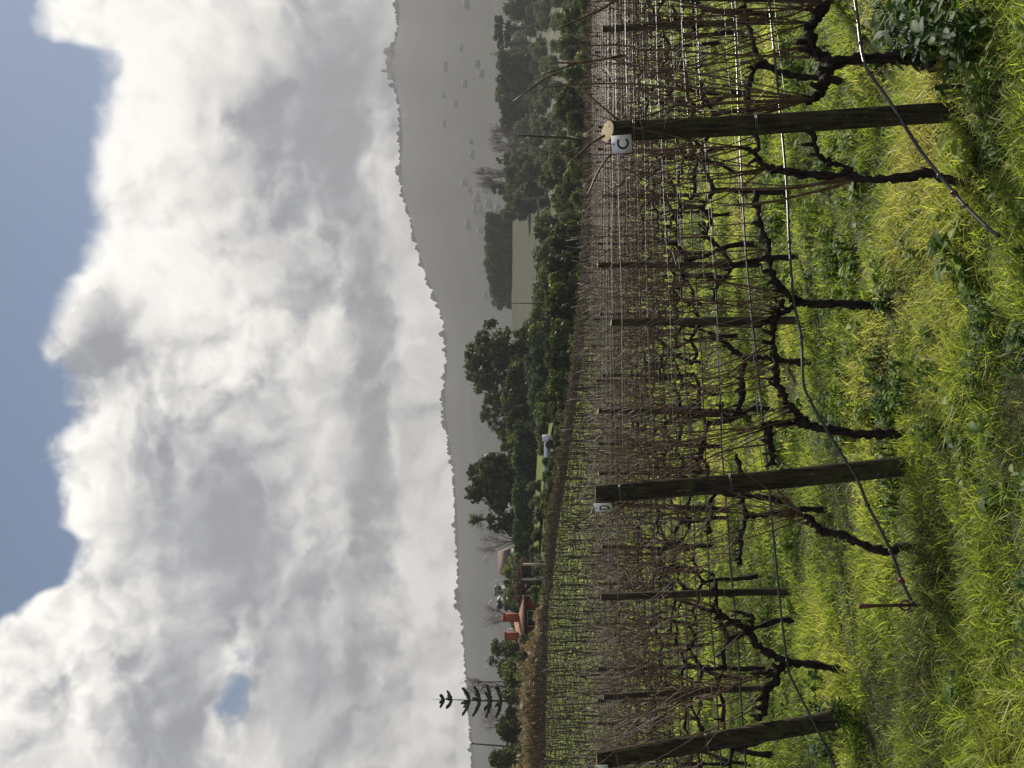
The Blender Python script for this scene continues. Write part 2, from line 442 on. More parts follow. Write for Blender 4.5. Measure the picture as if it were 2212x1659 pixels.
# ------------------------------------------------------------------ ground, hills
def grid_mesh(name, xs, ys, zf, mat):
    X, Y = np.meshgrid(xs, ys); return None
ys = np.concatenate([np.linspace(-30, 0, 7)[:-1], np.linspace(0, 14, 57)[:-1], np.linspace(14, 60, 70)[:-1], np.geomspace(60, 1300, 90)])
ss = np.concatenate([np.linspace(-2.2, -0.5, 14)[:-1], np.linspace(-0.5, 0.5, 121), np.linspace(0.5, 2.2, 14)[1:]])
Yg, Sg = np.meshgrid(ys, ss, indexing='ij')
Xg = Sg * np.maximum(Yg, 12.0)
Zg = gz(Xg, Yg)
k, n = Xg.shape
i = np.arange(k - 1)[:, None] * n; j = np.arange(n - 1)[None, :]
Qg = np.stack([i + j, i + j + 1, i + n + j + 1, i + n + j], -1).reshape(-1, 4)
tag(link('ground', mesh_np('ground', np.stack([Xg, Yg, Zg], -1).reshape(-1, 3), Qg, M['ground'], smooth=True)), None, None, kind='structure')

SK = [(-1400, 1060), (-500, 1045), (-100, 1035), (0, 1024), (90, 1016), (160, 1010), (330, 999), (345, 990), (369, 985), (385, 992), (459, 990), (560, 986), (600, 983),
      (640, 981), (700, 970), (750, 964), (795, 957), (840, 964), (890, 966), (940, 963), (1000, 950), (1040, 930), (1100, 908), (1140, 899), (1209, 881),
      (1235, 872), (1289, 860), (1300, 866), (1360, 868), (1420, 864), (1459, 862), (1489, 846), (1495, 838), (1549, 838), (1565, 852), (1600, 864),
      (1630, 860), (1659, 858), (1750, 856), (2000, 880), (2600, 930), (3400, 990)]
SKu = np.array([q_[0] for q_ in SK], float); SKt = np.array([tv(q_[1]) for q_ in SK])
hs = np.concatenate([np.linspace(-1.0, -0.42, 40)[:-1], np.linspace(-0.42, 0.42, 560), np.linspace(0.42, 1.1, 50)[1:]])
hu = hs * 2212 + 829.5
tops = np.interp(hu, SKu, SKt)
tops0 = np.convolve(np.pad(tops, 20, mode='edge'), np.hanning(41) / np.hanning(41).sum(), mode='valid')
tops = tops + (vnoise(hs * 330 + 50, hs * 0 + 2.5, 21) - 0.5) * 0.0042 + (vnoise(hs * 60 + 50, hs * 0 + 7.5, 22) - 0.5) * 0.003
HY = [1300, 1500, 1800, 2150, 2500, 2800, 2988, 3000, 3060, 3300, 3900]
tb = tv(1142)
rows = []
for yy in HY:
    if yy <= 3000:
        f = ((yy - 1300) / 1700) ** 1.25
        z = (1.8 + tb * 1300) * (1 - f) + (1.8 + (tops if yy > 2995 else tops0) * 3000) * f
        z = z + (fbm(hs * 9 + yy / 300, hs * 0 + yy / 170, 31, 2) - 0.5) * 70 * math.sin(math.pi * (yy - 1300) / 1700) 
    else:
        z = (1.8 + tops * 3000) - (yy - 3000) * 0.35
    rows.append(np.stack([hs * min(yy, 3060), np.full(len(hs), yy), z], -1))
Vh = np.array(rows); k, n = Vh.shape[:2]
i = np.arange(k - 1)[:, None] * n; j = np.arange(n - 1)[None, :]
Qh = np.stack([i + j, i + j + 1, i + n + j + 1, i + n + j], -1).reshape(-1, 4)
tag(link('hills', mesh_np('hills', Vh.reshape(-1, 3), Qh, M['hill'], smooth=True)), None, None, kind='structure')
def hill_pt(u, yy):
    s_ = (u - 829.5) / 2212
    zs = [np.interp(s_, hs, Vh[a, :, 2]) for a in range(8)]
    return Vector((s_ * yy, yy, float(np.interp(yy, HY[:8], zs))))
# far woods on the hill: clumps along the crest and over the slope, one mass nobody could count
wb = MB()
def clump(wb, c, r, h, a):
    n_ = 7
    th = np.arange(n_) * 2 * math.pi / n_ + rng.uniform(0, 1)
    rr = r * rng.uniform(0.7, 1.15, n_)
    V = [[c[0] + rr[i_] * math.cos(th[i_]), c[1] + rr[i_] * math.sin(th[i_]), c[2] - h * 0.25] for i_ in range(n_)]
    V += [[c[0] + rr[i_] * 0.8 * math.cos(th[i_] + .2), c[1] + rr[i_] * .8 * math.sin(th[i_] + .2), c[2] + h * rng.uniform(0.45, 0.75)] for i_ in range(n_)]
    V += [[c[0] + rng.uniform(-.2, .2) * r, c[1], c[2] + h]]
    jj = np.arange(n_); j2 = (jj + 1) % n_
    wb.add(V, np.stack([jj, j2, n_ + j2, n_ + jj], -1), np.stack([n_ + jj, n_ + j2, np.full(n_, 2 * n_)], -1), a)
for _ in range(2000):
    u = rng.uniform(-500, 2100); p = hill_pt(u, 2995); r = rng.uniform(1.5, 3.6) * (1 + 2.2 * rng.random() ** 4)
    if 1488 < u < 1552: continue
    clump(wb, p, r, r * rng.uniform(0.9, 2.0), rng.random())
for _ in range(0):
    u = rng.uniform(-700, 2400); yy = rng.uniform(1450, 2950)
    if vnoise(np.array([u / 90.]), np.array([yy / 160.]), 44)[0] < 0.42: continue
    p = hill_pt(u, yy); r = rng.uniform(4, 9)
    clump(wb, p, r, r * rng.uniform(0.7, 1.2), rng.random())
M['wood'] = leafy('far_wood', [(0, (0.03, 0.036, 0.022)), (0.5, (0.036, 0.044, 0.025)), (1, (0.05, 0.056, 0.032))], 0.0, 0.95, 0.05)
tag(wb.build('woodland', M['wood']), 'hazy far off woodland covering the slope and crest of the hill', 'woodland', kind='stuff')

# ------------------------------------------------------------------ vine rows
RD = np.array([0.894, 0.447]); RN = np.array([-0.447, 0.894])
CPOST = np.array([1.383, 5.24]); DPOST = np.array([-0.487, 5.99]); LPOST = np.array([-2.40, 7.37])
n_c, n_d, n_l = CPOST @ RN, DPOST @ RN, LPOST @ RN
ROWN = [n_c, n_d, n_l] + [n_l + 1.76 * (i_ + 1) for i_ in range(58)]
def rowpt(r, along): return ROWN[r] * RN + along * RD if r >= 0 else None
def PR(r, u, v, off=0.0):
    """point where the sight line of (u, v) meets the upright plane of row r, off metres nearer"""
    s_, t_ = su(u, v), tv(v)
    # (s*y, y).RN = n
    y = (ROWN[r] - off) / (s_ * RN[0] + RN[1])
    return np.array([s_ * y, y, 1.8 + t_ * y])
ORD = ['first', 'second', 'third', 'fourth', 'fifth', 'sixth', 'seventh', 'eighth', 'ninth', 'tenth', 'eleventh', 'twelfth',
       'thirteenth', 'fourteenth', 'fifteenth', 'sixteenth', 'seventeenth', 'eighteenth', 'nineteenth', 'twentieth']
def ordn(i_):
    if i_ < 20: return ORD[i_]
    t_ = ['twenty', 'thirty', 'forty', 'fifty', 'sixty'][i_ // 10 - 1 - 1] if i_ >= 20 else ''
    tens = {2: 'twenty', 3: 'thirty', 4: 'forty', 5: 'fifty', 6: 'sixty'}[(i_ + 1) // 10] if (i_ + 1) % 10 else None
    if (i_ + 1) % 10 == 0: return {3: 'thirtieth', 4: 'fortieth', 5: 'fiftieth', 6: 'sixtieth'}[(i_ + 1) // 10]
    return tens + ' ' + ORD[(i_ + 1) % 10 - 1]

def cane_pts(p, d, L, seg=7, wob=0.04, up=0.35):
    p = np.array(p, float); d = np.array(d, float); d /= np.linalg.norm(d); o = [p.copy()]
    for i_ in range(seg):
        d = d + np.array([rng.normal(0, wob), rng.normal(0, wob), rng.normal(0, wob * .5) + up * 0.12]); d /= np.linalg.norm(d)
        p = p + d * L / seg; o.append(p.copy())
    return np.array(o)
def add_cane(mb, p, d, L, r=0.0045, n=5, seg=7, wob=0.05, twigs=1):
    P = cane_pts(p, d, L, seg, wob)
    R = np.linspace(r, r * 0.45, len(P)); R = R * (1 + 0.15 * (np.arange(len(P)) % 2))
    mb.tube(P, R, n, rng.random())
    for _ in range(twigs):
        k_ = rng.integers(2, len(P) - 1); dd = (P[k_] - P[k_ - 1]) + rng.normal(0, 0.09, 3)
        Q_ = cane_pts(P[k_], dd, L * rng.uniform(0.12, 0.35), 3, 0.12)
        mb.tube(Q_, np.linspace(r * .6, r * .3, len(Q_)), max(3, n - 2), rng.random())
def wood(mb, P, R, n=9, knots=0.18, sub=4, rag=0.18):
    R = [q_ * .88 for q_ in R]; P = crom(P, sub); R = np.interp(np.linspace(0, 1, len(P)), np.linspace(0, 1, len(R)), R)
    R = R * (1 + rng.normal(0, knots, len(P)).clip(-.3, .45)); P = P + rng.normal(0, 0.0035, P.shape)
    mb.tube(P, R, n, rng.random(), rough=rag)

def add_thing_parts(name, loc, label, group, trunk_mb, cane_mbs, single=True):
    t = thing(name, (0, 0, 0), label, 'grapevine', group)
    trunk_mb.build('trunk', M['bark'], t, smooth=True)
    for q_ in cane_mbs: q_.build('canes' if single else 'cane', M['cane'], t, smooth=True)
    return t

HEROES = []
def hero(row, label, trunk, arms, heads, ncane, fan=(-0.15, 0.1), Lr=(0.6, 1.15), off=0.0, single=False, extra=(), r0=0.034):
    """trunk/arms: picture outlines lying in the plane of their row; heads: spots canes grow from"""
    tb_ = MB()
    pts = [PR(row, u, v, off) for u, v in trunk]
    g0 = pts[0].copy(); g0[2] = min(g0[2], gp(g0[0], g0[1])) - 0.06
    wood(tb_, [g0] + pts, [r0 * 1.25, r0, r0 * .9, r0 * 0.95], 14, .15, 7, .24)
    allp = []
    for A in arms:
        w0 = A[0]
        ap = [PR(row, u, v, off) + np.array([0, rng.normal(0, .012), 0]) for u, v in A[1:]]
        wood(tb_, ap, [w0, w0 * .8, w0 * .95, w0 * .7, w0 * .75], 12, 0.26, 6, .26)
        ap = crom(ap, 3)
        allp.append(ap)
        for p in ap[2::2]:                    # spurs and knuckles
            q_ = cane_pts(p, (rng.normal(0, .4), rng.normal(0, .4), 1), rng.uniform(.03, .08), 3, .25)
            tb_.tube(q_, np.linspace(w0 * .7, w0 * .35, len(q_)), 6, rough=0.2)
    spots = [PR(row, u, v, off) for u, v in heads] if heads else []
    cm = []
    if not spots: spots = [p for A in allp for p in A[1:]]
    for i_ in range(int(ncane * 1.3)):
        b = MB(); p = spots[rng.integers(len(spots))] + np.array([0, 0, 0.01])
        a_ = rng.uniform(*fan) + rng.normal(-.05, .16)
        d = np.array([RD[0] * a_, RD[1] * a_ + rng.normal(0, .16), 1.0])
        add_cane(b, p, d, rng.uniform(Lr[0] + .1, Lr[1] + .25), rng.uniform(.0030, .0055), 5, 9, 0.085, 2 + (rng.random() < .5))
        cm.append(b)
    for e in extra:
        b = MB(); pp = crom([PR(row, u, v, off) for u, v in e[1]], 3)
        b.tube(pp, np.linspace(e[0], e[0] * .55, len(pp)), 6, 0.5, rough=0.06); cm.append(b)
    t = add_thing_parts('grapevine', None, label, 'gnarled grapevines along the nearest three rows', tb_, cm, single)
    HEROES.append((row, t)); return t

# nearest row (its end post carries the letter C)
hero(0, 'thick old forked grapevine with a black trunk right of the post marked C',
     [(1518, 2018), (1530, 1975), (1535, 1936), (1532, 1862), (1525, 1812), (1515, 1795)],
     [(0.030, (1518, 1797), (1500, 1786), (1480, 1780), (1461, 1775), (1443, 1752)),
      (0.034, (1515, 1797), (1536, 1779), (1548, 1761), (1560, 1751), (1597, 1751), (1615, 1761), (1634, 1777), (1655, 1788))],
     [(1443, 1752), (1450, 1760), (1560, 1751), (1610, 1757), (1634, 1773), (1655, 1785)], 26, (-0.3, 0.22), (0.5, 1.15), r0=0.036,
     extra=[(0.007, [(1535, 1750), (1538, 1653), (1542, 1554), (1550, 1455), (1552, 1380), (1562, 1343), (1558, 1227)]),
            (0.011, [(1443, 1752), (1440, 1650), (1436, 1554), (1428, 1492), (1450, 1420), (1470, 1370)]),
            (0.007, [(1540, 1350), (1524, 1260), (1524, 1188)]), (0.006, [(1524, 1246), (1510, 1210), (1498, 1171)]),
            (0.0065, [(1393, 1343), (1450, 1275), (1503, 1210), (1440, 1109)]), (0.006, [(1460, 1500), (1477, 1380), (1477, 1242), (1467, 1167)]),
            (0.007, [(1659, 1332), (1635, 1290), (1615, 1245), (1596, 1204)]), (0.006, [(1450, 1600), (1470, 1500), (1500, 1420), (1530, 1330), (1545, 1250)]),
            (0.007, [(1444, 1755), (1452, 1600), (1436, 1480), (1410, 1400), (1395, 1340)])])
hero(0, 'slender grapevine with one long dark trunk just left of the post marked C',
     [(1262, 2080), (1284, 2003), (1280, 1973), (1272, 1911), (1275, 1849), (1280, 1812), (1282, 1738), (1291, 1690), (1296, 1660)],
     [(0.017, (1275, 1850), (1300, 1815), (1312, 1787), (1335, 1762), (1372, 1758)),
      (0.016, (1294, 1665), (1312, 1643), (1329, 1633), (1340, 1610))],
     [(1296, 1660), (1329, 1633), (1275, 1850), (1340, 1610)], 9, (-0.3, 0.25), (0.5, 0.85), r0=0.023,
     extra=[(0.009, [(1274, 1850), (1255, 1800), (1240, 1740), (1222, 1660), (1215, 1560)]),
            (0.009, [(1278, 1840), (1262, 1770), (1252, 1700), (1250, 1600), (1240, 1500)]),
            (0.007, [(1366, 1306), (1349, 1276), (1325, 1250), (1302, 1227)]), (0.0065, [(1332, 1328), (1317, 1311), (1280, 1288), (1248, 1274), (1238, 1268)])])
# second row (post marked D)
hero(1, 'grapevine with forked arms rising just right of the post marked D',
     [(724, 1955), (722, 1900), (722, 1850), (732, 1790), (741, 1745)],
     [(0.024, (741, 1748), (745, 1710), (742, 1665), (715, 1662), (681, 1668), (655, 1671)),
      (0.026, (741, 1745), (765, 1722), (790, 1702), (815, 1686), (840, 1676), (876, 1673), (920, 1670), (950, 1671), (985, 1680), (1010, 1692))],
     [], 17, (-0.55, 0.1), (0.6, 1.15), r0=0.030,
     extra=[(0.006, [(700, 1665), (680, 1550), (600, 1420), (560, 1340), (520, 1300)])])
hero(1, 'grapevine standing midway between the posts marked D and C with a thick forked trunk',
     [(1000, 1880), (1002, 1830), (1003, 1770), (1006, 1735), (1012, 1710)],
     [(0.027, (1012, 1712), (1037, 1688), (1054, 1673), (1086, 1661), (1136, 1658), (1166, 1643), (1210, 1638), (1248, 1633)),
      (0.018, (1008, 1720), (985, 1700), (975, 1670), (960, 1650))],
     [], 18, (-0.35, 0.2), (0.6, 1.15), r0=0.031)
hero(1, 'grapevine behind the C post, its trunk between that post and the thick vine',
     [(1482, 1850), (1488, 1775), (1498, 1700), (1512, 1665)],
     [(0.024, (1512, 1668), (1519, 1638), (1495, 1623), (1461, 1616), (1424, 1618), (1380, 1630), (1335, 1640)),
      (0.022, (1512, 1668), (1535, 1640), (1580, 1622), (1625, 1612), (1680, 1606))],
     [], 20, (-0.35, 0.25), (0.6, 1.2), r0=0.028)
hero(1, 'crooked grapevine leaning toward the post marked D from its left, outside the row',
     [(472, 1975), (479, 1956), (469, 1911), (484, 1862), (501, 1825), (511, 1782), (519, 1767)],
     [(0.022, (519, 1769), (530, 1758), (541, 1750), (545, 1735))],
     [(541, 1748), (519, 1762), (545, 1735)], 9, (-0.2, 0.75), (0.4, 1.0), r0=0.026,
     extra=[(0.008, [(541, 1740), (575, 1705), (600, 1680), (640, 1665)]), (0.007, [(519, 1762), (560, 1720), (585, 1680), (598, 1640)]),
            (0.006, [(563, 1281), (546, 1275), (526, 1237), (529, 1207)]), (0.005, [(546, 1275), (530, 1250), (512, 1235)])])
# third row
hero(2, 'grapevine with two arms in a wide V beside the leaning left edge post',
     [(211, 1842), (216, 1800), (226, 1738), (228, 1700)],
     [(0.032, (228, 1702), (246, 1666), (269, 1633), (296, 1619), (306, 1604), (326, 1567), (343, 1542)),
      (0.034, (228, 1702), (209, 1678), (189, 1676), (167, 1653), (127, 1651), (105, 1636)),
      (0.018, (296, 1622), (326, 1626), (332, 1610), (338, 1590)), (0.016, (214, 1680), (208, 1655), (206, 1628))],
     [], 22, (-0.85, 0.15), (0.7, 1.35), r0=0.034)
hero(2, 'third row grapevine with a curled arm between the D post and mid picture',
     [(877, 1735), (879, 1700), (882, 1678), (886, 1640), (885, 1610)],
     [(0.027, (885, 1612), (900, 1586), (915, 1570), (927, 1554)), (0.03, (885, 1610), (850, 1604), (820, 1602), (774, 1596), (757, 1579), (762, 1562), (785, 1556))],
     [], 15, (-0.6, 0.1), (0.6, 1.1), r0=0.03)
hero(2, 'grapevine of the third row half hidden behind the post marked D',
     [(560, 1790), (556, 1720), (548, 1650), (545, 1610)],
     [(0.022, (545, 1612), (500, 1602), (470, 1600), (440, 1598)), (0.024, (545, 1612), (590, 1602), (640, 1600), (680, 1590))],
     [], 16, (-0.7, 0.1), (0.6, 1.1), r0=0.028)
hero(2, 'grapevine of the third row right of mid picture, its bent arm reaching low',
     [(1105, 1720), (1100, 1650), (1090, 1600), (1085, 1580)],
     [(0.022, (1085, 1582), (1070, 1574), (1052, 1560), (1040, 1548), (1010, 1540)), (0.022, (1085, 1580), (1120, 1560), (1145, 1530), (1180, 1520))],
     [], 15, (-0.4, 0.15), (0.6, 1.1), r0=0.028)

# generic vines -------------------------------------------------------------
def vine_meshes(seed, detail=2, pruned=False):
    global rng
    keep = rng; rng = np.random.default_rng(seed)
    tb_, cb = MB(), MB()
    h = rng.uniform(0.62, 0.80); lean = rng.normal(0, 0.09)
    n_ = [4, 6, 8][detail]
    T = [(0, 0, -0.08), (rng.normal(0, .03), rng.normal(0, .03), h * .35), (lean * .6, rng.normal(0, .03), h * .7), (lean, 0, h)]
    wood(tb_, T, [0.036, .028, .026, .03], n_, .15, [2, 3, 4][detail])
    spots = []
    for sx in (-1, 1):
        L = rng.uniform(.38, .62); A = [(lean, 0, h)]
        for k_ in range(1, 5):
            A.append((lean + sx * L * k_ / 4, rng.normal(0, .02), h + 0.05 * k_ ** .5 + rng.normal(0, .025)))
        wood(tb_, A, [.026, .02, .022, .015], n_ - 1, .28, [1, 2, 3][detail]); spots += A[1:]
        for p in A[1:]:
            q_ = cane_pts(p, (rng.normal(0, .4), rng.normal(0, .3), 1), rng.uniform(.04, .10), 2, .3)
            tb_.tube(q_, [.016, .012, .008], max(4, n_ - 3), rough=.2)
    nc = [8, 13, 17][detail] if not pruned else 5
    for _ in range(nc):
        p = spots[rng.integers(len(spots))]
        d = (rng.normal(-0.10, .42), rng.normal(0, .22), 1)
        L = rng.uniform(.5, 1.15) if not pruned else rng.uniform(.15, .5)
        add_cane(cb, p, d, L, rng.uniform(.0035, .0055) * (1.0 if detail else 1.15), [3, 4, 5][detail], [3, 5, 7][detail], .11, [0, 2, 2][detail])
    r = (tb_.mesh('trunk', M['bark'], True), cb.mesh('canes', M['cane'], True)); rng = keep; return r
LIB = [vine_meshes(100 + k_, 2) for k_ in range(8)]
LIBM = [vine_meshes(200 + k_, 1) for k_ in range(8)]
LIBP = [vine_meshes(300 + k_, 0, True) for k_ in range(5)]
LIBF = [vine_meshes(400 + k_, 0) for k_ in range(5)]
def visible_span(r):
    """along-row range that the picture sees, with a margin"""
    lo, hi = None, None
    for a in np.arange(-90, 160, 0.3):
        p = ROWN[r] * RN + a * RD
        if p[1] < 1.5: continue
        s_ = p[0] / p[1]
        if -0.40 < s_ < 0.40 and p[1] < 108:
            lo = a if lo is None else lo; hi = a
    return lo, hi
alongD = lambda P: float(np.asarray(P[:2]) @ RD)
START = {0: CPOST @ RD + 0.05, 1: DPOST @ RD, 2: LPOST @ RD}
used = {0: [(1.9 - 9, 99)], }
spots = []
hero_span = {0: (-9, 4.2), 1: (-9, 5.6), 2: (-9, 6.4)}
for r in range(len(ROWN)):
    lo, hi = visible_span(r)
    if lo is None: continue
    a = lo + rng.uniform(0, .8)
    while a < hi:
        if r in START and a < START[r] + .2: a += 0.5; continue
        a += rng.normal(0, .08)
        p = ROWN[r] * RN + a * RD
        u_ = p[0] / p[1] * 2212 + 829.5
        skip = (r == 0) or (r == 1 and u_ < 1560) or (r == 2 and u_ < 1190)
        if not skip: spots.append((p[1], r, p[0], p[1]))
        a += 1.02 if r > 2 else 1.1
spots.sort()
near, restv = spots[:288], spots[288:]
def is_pruned(x, y): return y > 42 and x / y < 0.03 or y > 75
rowrank = {}
for r_ in set(q_[1] for q_ in near):
    xs_ = sorted(q_[2] for q_ in near if q_[1] == r_); rowrank[r_] = {x_: k_ for k_, x_ in enumerate(xs_)}
for (y_, r, x, y) in near:
    lib = (LIB if y < 16 else LIBM)
    tm, cmesh = lib[rng.integers(len(lib))]
    ordw = ordn(r)
    t = thing('grapevine', (x, y, gp(x, y) - .02),
              'leafless grapevine, %s from the left in the %s trellis row from the front' % (ordn(rowrank[r][x]), ordw), 'grapevine',
              'grapevines of the %s row' % ordw, math.atan2(RD[1], RD[0]) + (math.pi if rng.random() < .5 else 0))
    sc = rng.uniform(.9, 1.1); t.scale = (sc * rng.uniform(.92, 1.1), sc, sc)
    link('trunk', tm, t); link('canes', cmesh, t)
# far vines as one mass
def mesh_arrays(me):
    V = np.empty(len(me.vertices) * 3, np.float32); me.vertices.foreach_get('co', V)
    L = np.empty(len(me.loops), np.int32); me.loops.foreach_get('vertex_index', L)
    tot = np.empty(len(me.polygons), np.int32); me.polygons.foreach_get('loop_total', tot)
    Q = L[np.repeat(tot == 4, tot)].reshape(-1, 4); T = L[np.repeat(tot == 3, tot)].reshape(-1, 3)
    return V.reshape(-1, 3), Q, T
AR = {id(q_): (mesh_arrays(q_[0]), mesh_arrays(q_[1])) for q_ in LIBP + LIBF}
mats_v = {0: MB(), 1: MB()}
for (y_, r, x, y) in restv:
    lib = LIBP if is_pruned(x, y) else LIBF
    q_ = lib[rng.integers(len(lib))]
    th = math.atan2(RD[1], RD[0]) + (math.pi if rng.random() < .5 else 0); cs, sn = math.cos(th), math.sin(th)
    z = gp(x, y); sc = rng.uniform(.9, 1.15)
    for k_ in (0, 1):
        V, Q, T = AR[id(q_)][k_]
        V2 = V @ np.array([[cs, sn, 0], [-sn, cs, 0], [0, 0, 1]]) * sc + np.array([x, y, z])
        mats_v[k_].add(V2, Q, T, rng.random())
A_, B_ = mats_v[0], mats_v[1]
Va, Vb = np.vstack(A_.V), np.vstack(B_.V)
fa = [np.vstack(A_.Q), np.vstack(B_.Q) + len(Va), np.vstack(A_.T), np.vstack(B_.T) + len(Va)]
me = mesh_np('distant_vines', np.vstack([Va, Vb]), fa, [M['bark'], M['cane']], smooth=True)
mi = np.concatenate([np.zeros(len(fa[0])), np.ones(len(fa[1])), np.zeros(len(fa[2])), np.ones(len(fa[3]))]).astype(np.int32)
me.polygons.foreach_set('material_index', mi)
tag(link('distant_vines', me), 'mass of small far grapevines filling the rows beyond the nearer ones', 'grapevines', kind='stuff')

# ------------------------------------------------------------------ posts
def post_mesh(p0, p1, r0, r1, cut=(0, 0), mat=None):
    """round post from foot p0 to head p1; returns (body, sawn top)"""
    p0, p1 = np.array(p0, float), np.array(p1, float)
    ax = p1 - p0; L = np.linalg.norm(ax); ax /= L
    A = np.cross(ax, [0, 1, 0]); A /= np.linalg.norm(A); B = np.cross(ax, A)
    n_, k_ = 28, 26
    th = np.arange(n_) * 2 * math.pi / n_; V = []
    flat = 1 + 0.025 * np.sin(th * 2 + 1) + 0.015 * np.sin(th * 5)
    for i_ in range(k_):
        f = i_ / (k_ - 1); c_ = p0 + ax * L * f + A * .006 * math.sin(f * 5 + r0 * 90); r = r0 + (r1 - r0) * f
        groove = 1 + 0.012 * rng.normal(0, 1, n_) * (0.5 + f)
        ring = c_ + (r * flat * groove)[:, None] * (np.cos(th)[:, None] * A + np.sin(th)[:, None] * B)
        if i_ == k_ - 1: ring = ring + ax * ((np.cos(th) * cut[0] + np.sin(th) * cut[1]) * r)[:, None]
        V.append(ring)
    V = np.vstack(V)
    i2 = np.arange(k_ - 1)[:, None] * n_; j = np.arange(n_)[None, :]; j2 = (j + 1) % n_
    Q = np.stack([i2 + j, i2 + n_ + j, i2 + n_ + j2, i2 + j2], -1).reshape(-1, 4)
    body = MB(); body.add(V, Q)
    top = MB(); ring = V[-n_:] ; c_ = ring.mean(0)
    inner = c_ + (ring - c_) * .5 + ax * .002; outer = ring + ax * 0.0005
    VT = np.vstack([outer, inner, [c_ + ax * .003]]); jj = np.arange(n_)
    top.add(VT, np.stack([jj, (jj + 1) % n_, n_ + (jj + 1) % n_, n_ + jj], -1), np.stack([n_ + jj, n_ + (jj + 1) % n_, np.full(n_, 2 * n_)], -1))
    return body, top
def end_post(row, bot, topuv, r0, r1, label, cut, name='trellis_post'):
    b = PR(row, *bot); t_ = PR(row, *topuv); b = np.array(b); ax = (t_ - b); ax /= np.linalg.norm(ax)
    b = b - ax * .25
    t = thing(name, (0, 0, 0), label, 'post', 'stout round end posts of the vine rows')
    bo, to = post_mesh(b, t_, r0, r1, cut)
    bo.build('shaft', M['endpost'], t, smooth=True); to.build('sawn_top', M['cut'], t)
    # a couple of wire wraps
    for f in (.62, .93):
        w = MB(); c_ = b + (t_ - b) * f; A = np.cross(ax, [0, 1, 0]); A /= np.linalg.norm(A); B = np.cross(ax, A)
        rr = (r0 + (r1 - r0) * f) * 1.045
        for dz_ in (0, .008):
            th = np.linspace(0, 2 * math.pi, 25)
            w.tube([c_ + ax * (dz_ + .004 * math.sin(q_)) + rr * (math.cos(q_) * A + math.sin(q_) * B) for q_ in th], .0014, 5, cap=False)
        w.build('wire_wrap', M['wire'], t)
    return t, b, t_, ax
pc = end_post(0, (1414, 2052), (1375, 1312), .0505, .0500, 'stout round post bearing the letter C plate, with a pale sawn top', (0.1, -0.55))
pd = end_post(1, (652, 1960), (590, 1287), .058, .050, 'stout leaning round post bearing the letter D plate', (0.12, 0.1))
pl = end_post(2, (112, 1835), (14, 1290), .066, .060, 'stout leaning round post at the left edge behind leafy weeds', (0.1, 0.1))

def plate(center, w, h, yaw, roll, letter, label, xdir=None):
    t = thing('row_sign', tuple(center), label, 'sign', 'small white letter plates on the end posts')
    t.rotation_euler = (0, roll, yaw)
    b = MB(); b.box((0, 0, 0), (w, .0025, h)); b.build('plate', M['plate'], t)
    s_ = MB(); s_.tube([(0.004, -.0013, h * .40), (0.004, -.0034, h * .40)], .0042, 10); s_.build('screw', M['ink'], t)
    if letter:
        cu_ = bpy.data.curves.new('letter', 'FONT'); cu_.body = letter; cu_.size = h * .80; cu_.align_x = 'CENTER'; cu_.extrude = .0005; cu_.offset = .0012
        tmp = bpy.data.objects.new('tmp', cu_)
        COL.objects.link(tmp)
        dg = bpy.context.evaluated_depsgraph_get(); me = bpy.data.meshes.new_from_object(tmp.evaluated_get(dg))
        bpy.data.objects.remove(tmp)
        me.materials.clear(); me.materials.append(M['ink'])
        o = link('letter', me, t); o.rotation_euler = (math.pi / 2, 0, 0); o.location = (0, -.0022, -h * .33)
    return t
c1 = PR(0, 1347, 1343, .056); plate(c1, .094, .100, math.radians(4), math.radians(-4), 'C', 'white square plate with a black letter C on the tallest post')
d1 = PR(1, 563, 1303, .040); plate(d1, .092, .100, math.radians(-55), math.radians(-9), 'D', 'white letter D plate fixed askew beside the head of a leaning post')
l1 = PR(2, 2, 1300, .07); plate(l1, .05, .085, math.radians(-40), math.radians(-10), None, 'small white plate at the left picture edge on the leaning post')

# line posts: one mesh shared by all
bo, to = post_mesh((0, 0, -.2), (0, 0, 1.76), .032, .030, (.05, .05))
LP = (bo.mesh('shaft', M['post'], True), to.mesh('sawn_top', M['cut']))
lp_list = [(1, 965, 6.95), (2, 385, 9.3), ]
posts = []
def lp(r, a):
    p = ROWN[r] * RN + a * RD; posts.append((p[1], r, p[0], p[1]))
def along_u(r, u):
    p = PR(r, u, 1300); return float(p[:2] @ RD)
lp(2, along_u(2, 965)); lp(3, along_u(3, 385)); lp(3, along_u(3, 1085)); lp(4, along_u(4, 178)); lp(2, along_u(2, 1610)); lp(1, along_u(1, 1650))
lp(5, along_u(5, 560)); lp(4, along_u(4, 770))
for r in range(6, len(ROWN)):
    lo, hi = visible_span(r)
    if lo is None: continue
    a = lo + (r * 2.37) % 5.0 + rng.uniform(-.3, .3)
    while a < hi:
        lp(r, a); a += 5.1 + rng.normal(0, .1)
posts.sort(); posts = posts[:292]
prank = {}
for r_ in set(q_[1] for q_ in posts):
    xs_ = sorted(q_[2] for q_ in posts if q_[1] == r_); prank[r_] = {x_: k_ for k_, x_ in enumerate(xs_)}
for k_, (y_, r, x, y) in enumerate(posts):
    w = ordn(r)
    t = thing('line_post', (x, y, gp(x, y)), 'slim dark line post, %s from the left in the %s trellis row' % (ordn(prank[r][x]), w), 'post', 'line posts of the %s row' % w, rng.uniform(0, 6))
    t.rotation_euler = (rng.normal(0, .02), rng.normal(0, .025), rng.uniform(0, 6)); t.scale = (1.1, 1.1, rng.uniform(.97, 1.03) * (.93 if y < 9 else 1))
    link('shaft', LP[0], t)
    if y < 40: link('sawn_top', LP[1], t)

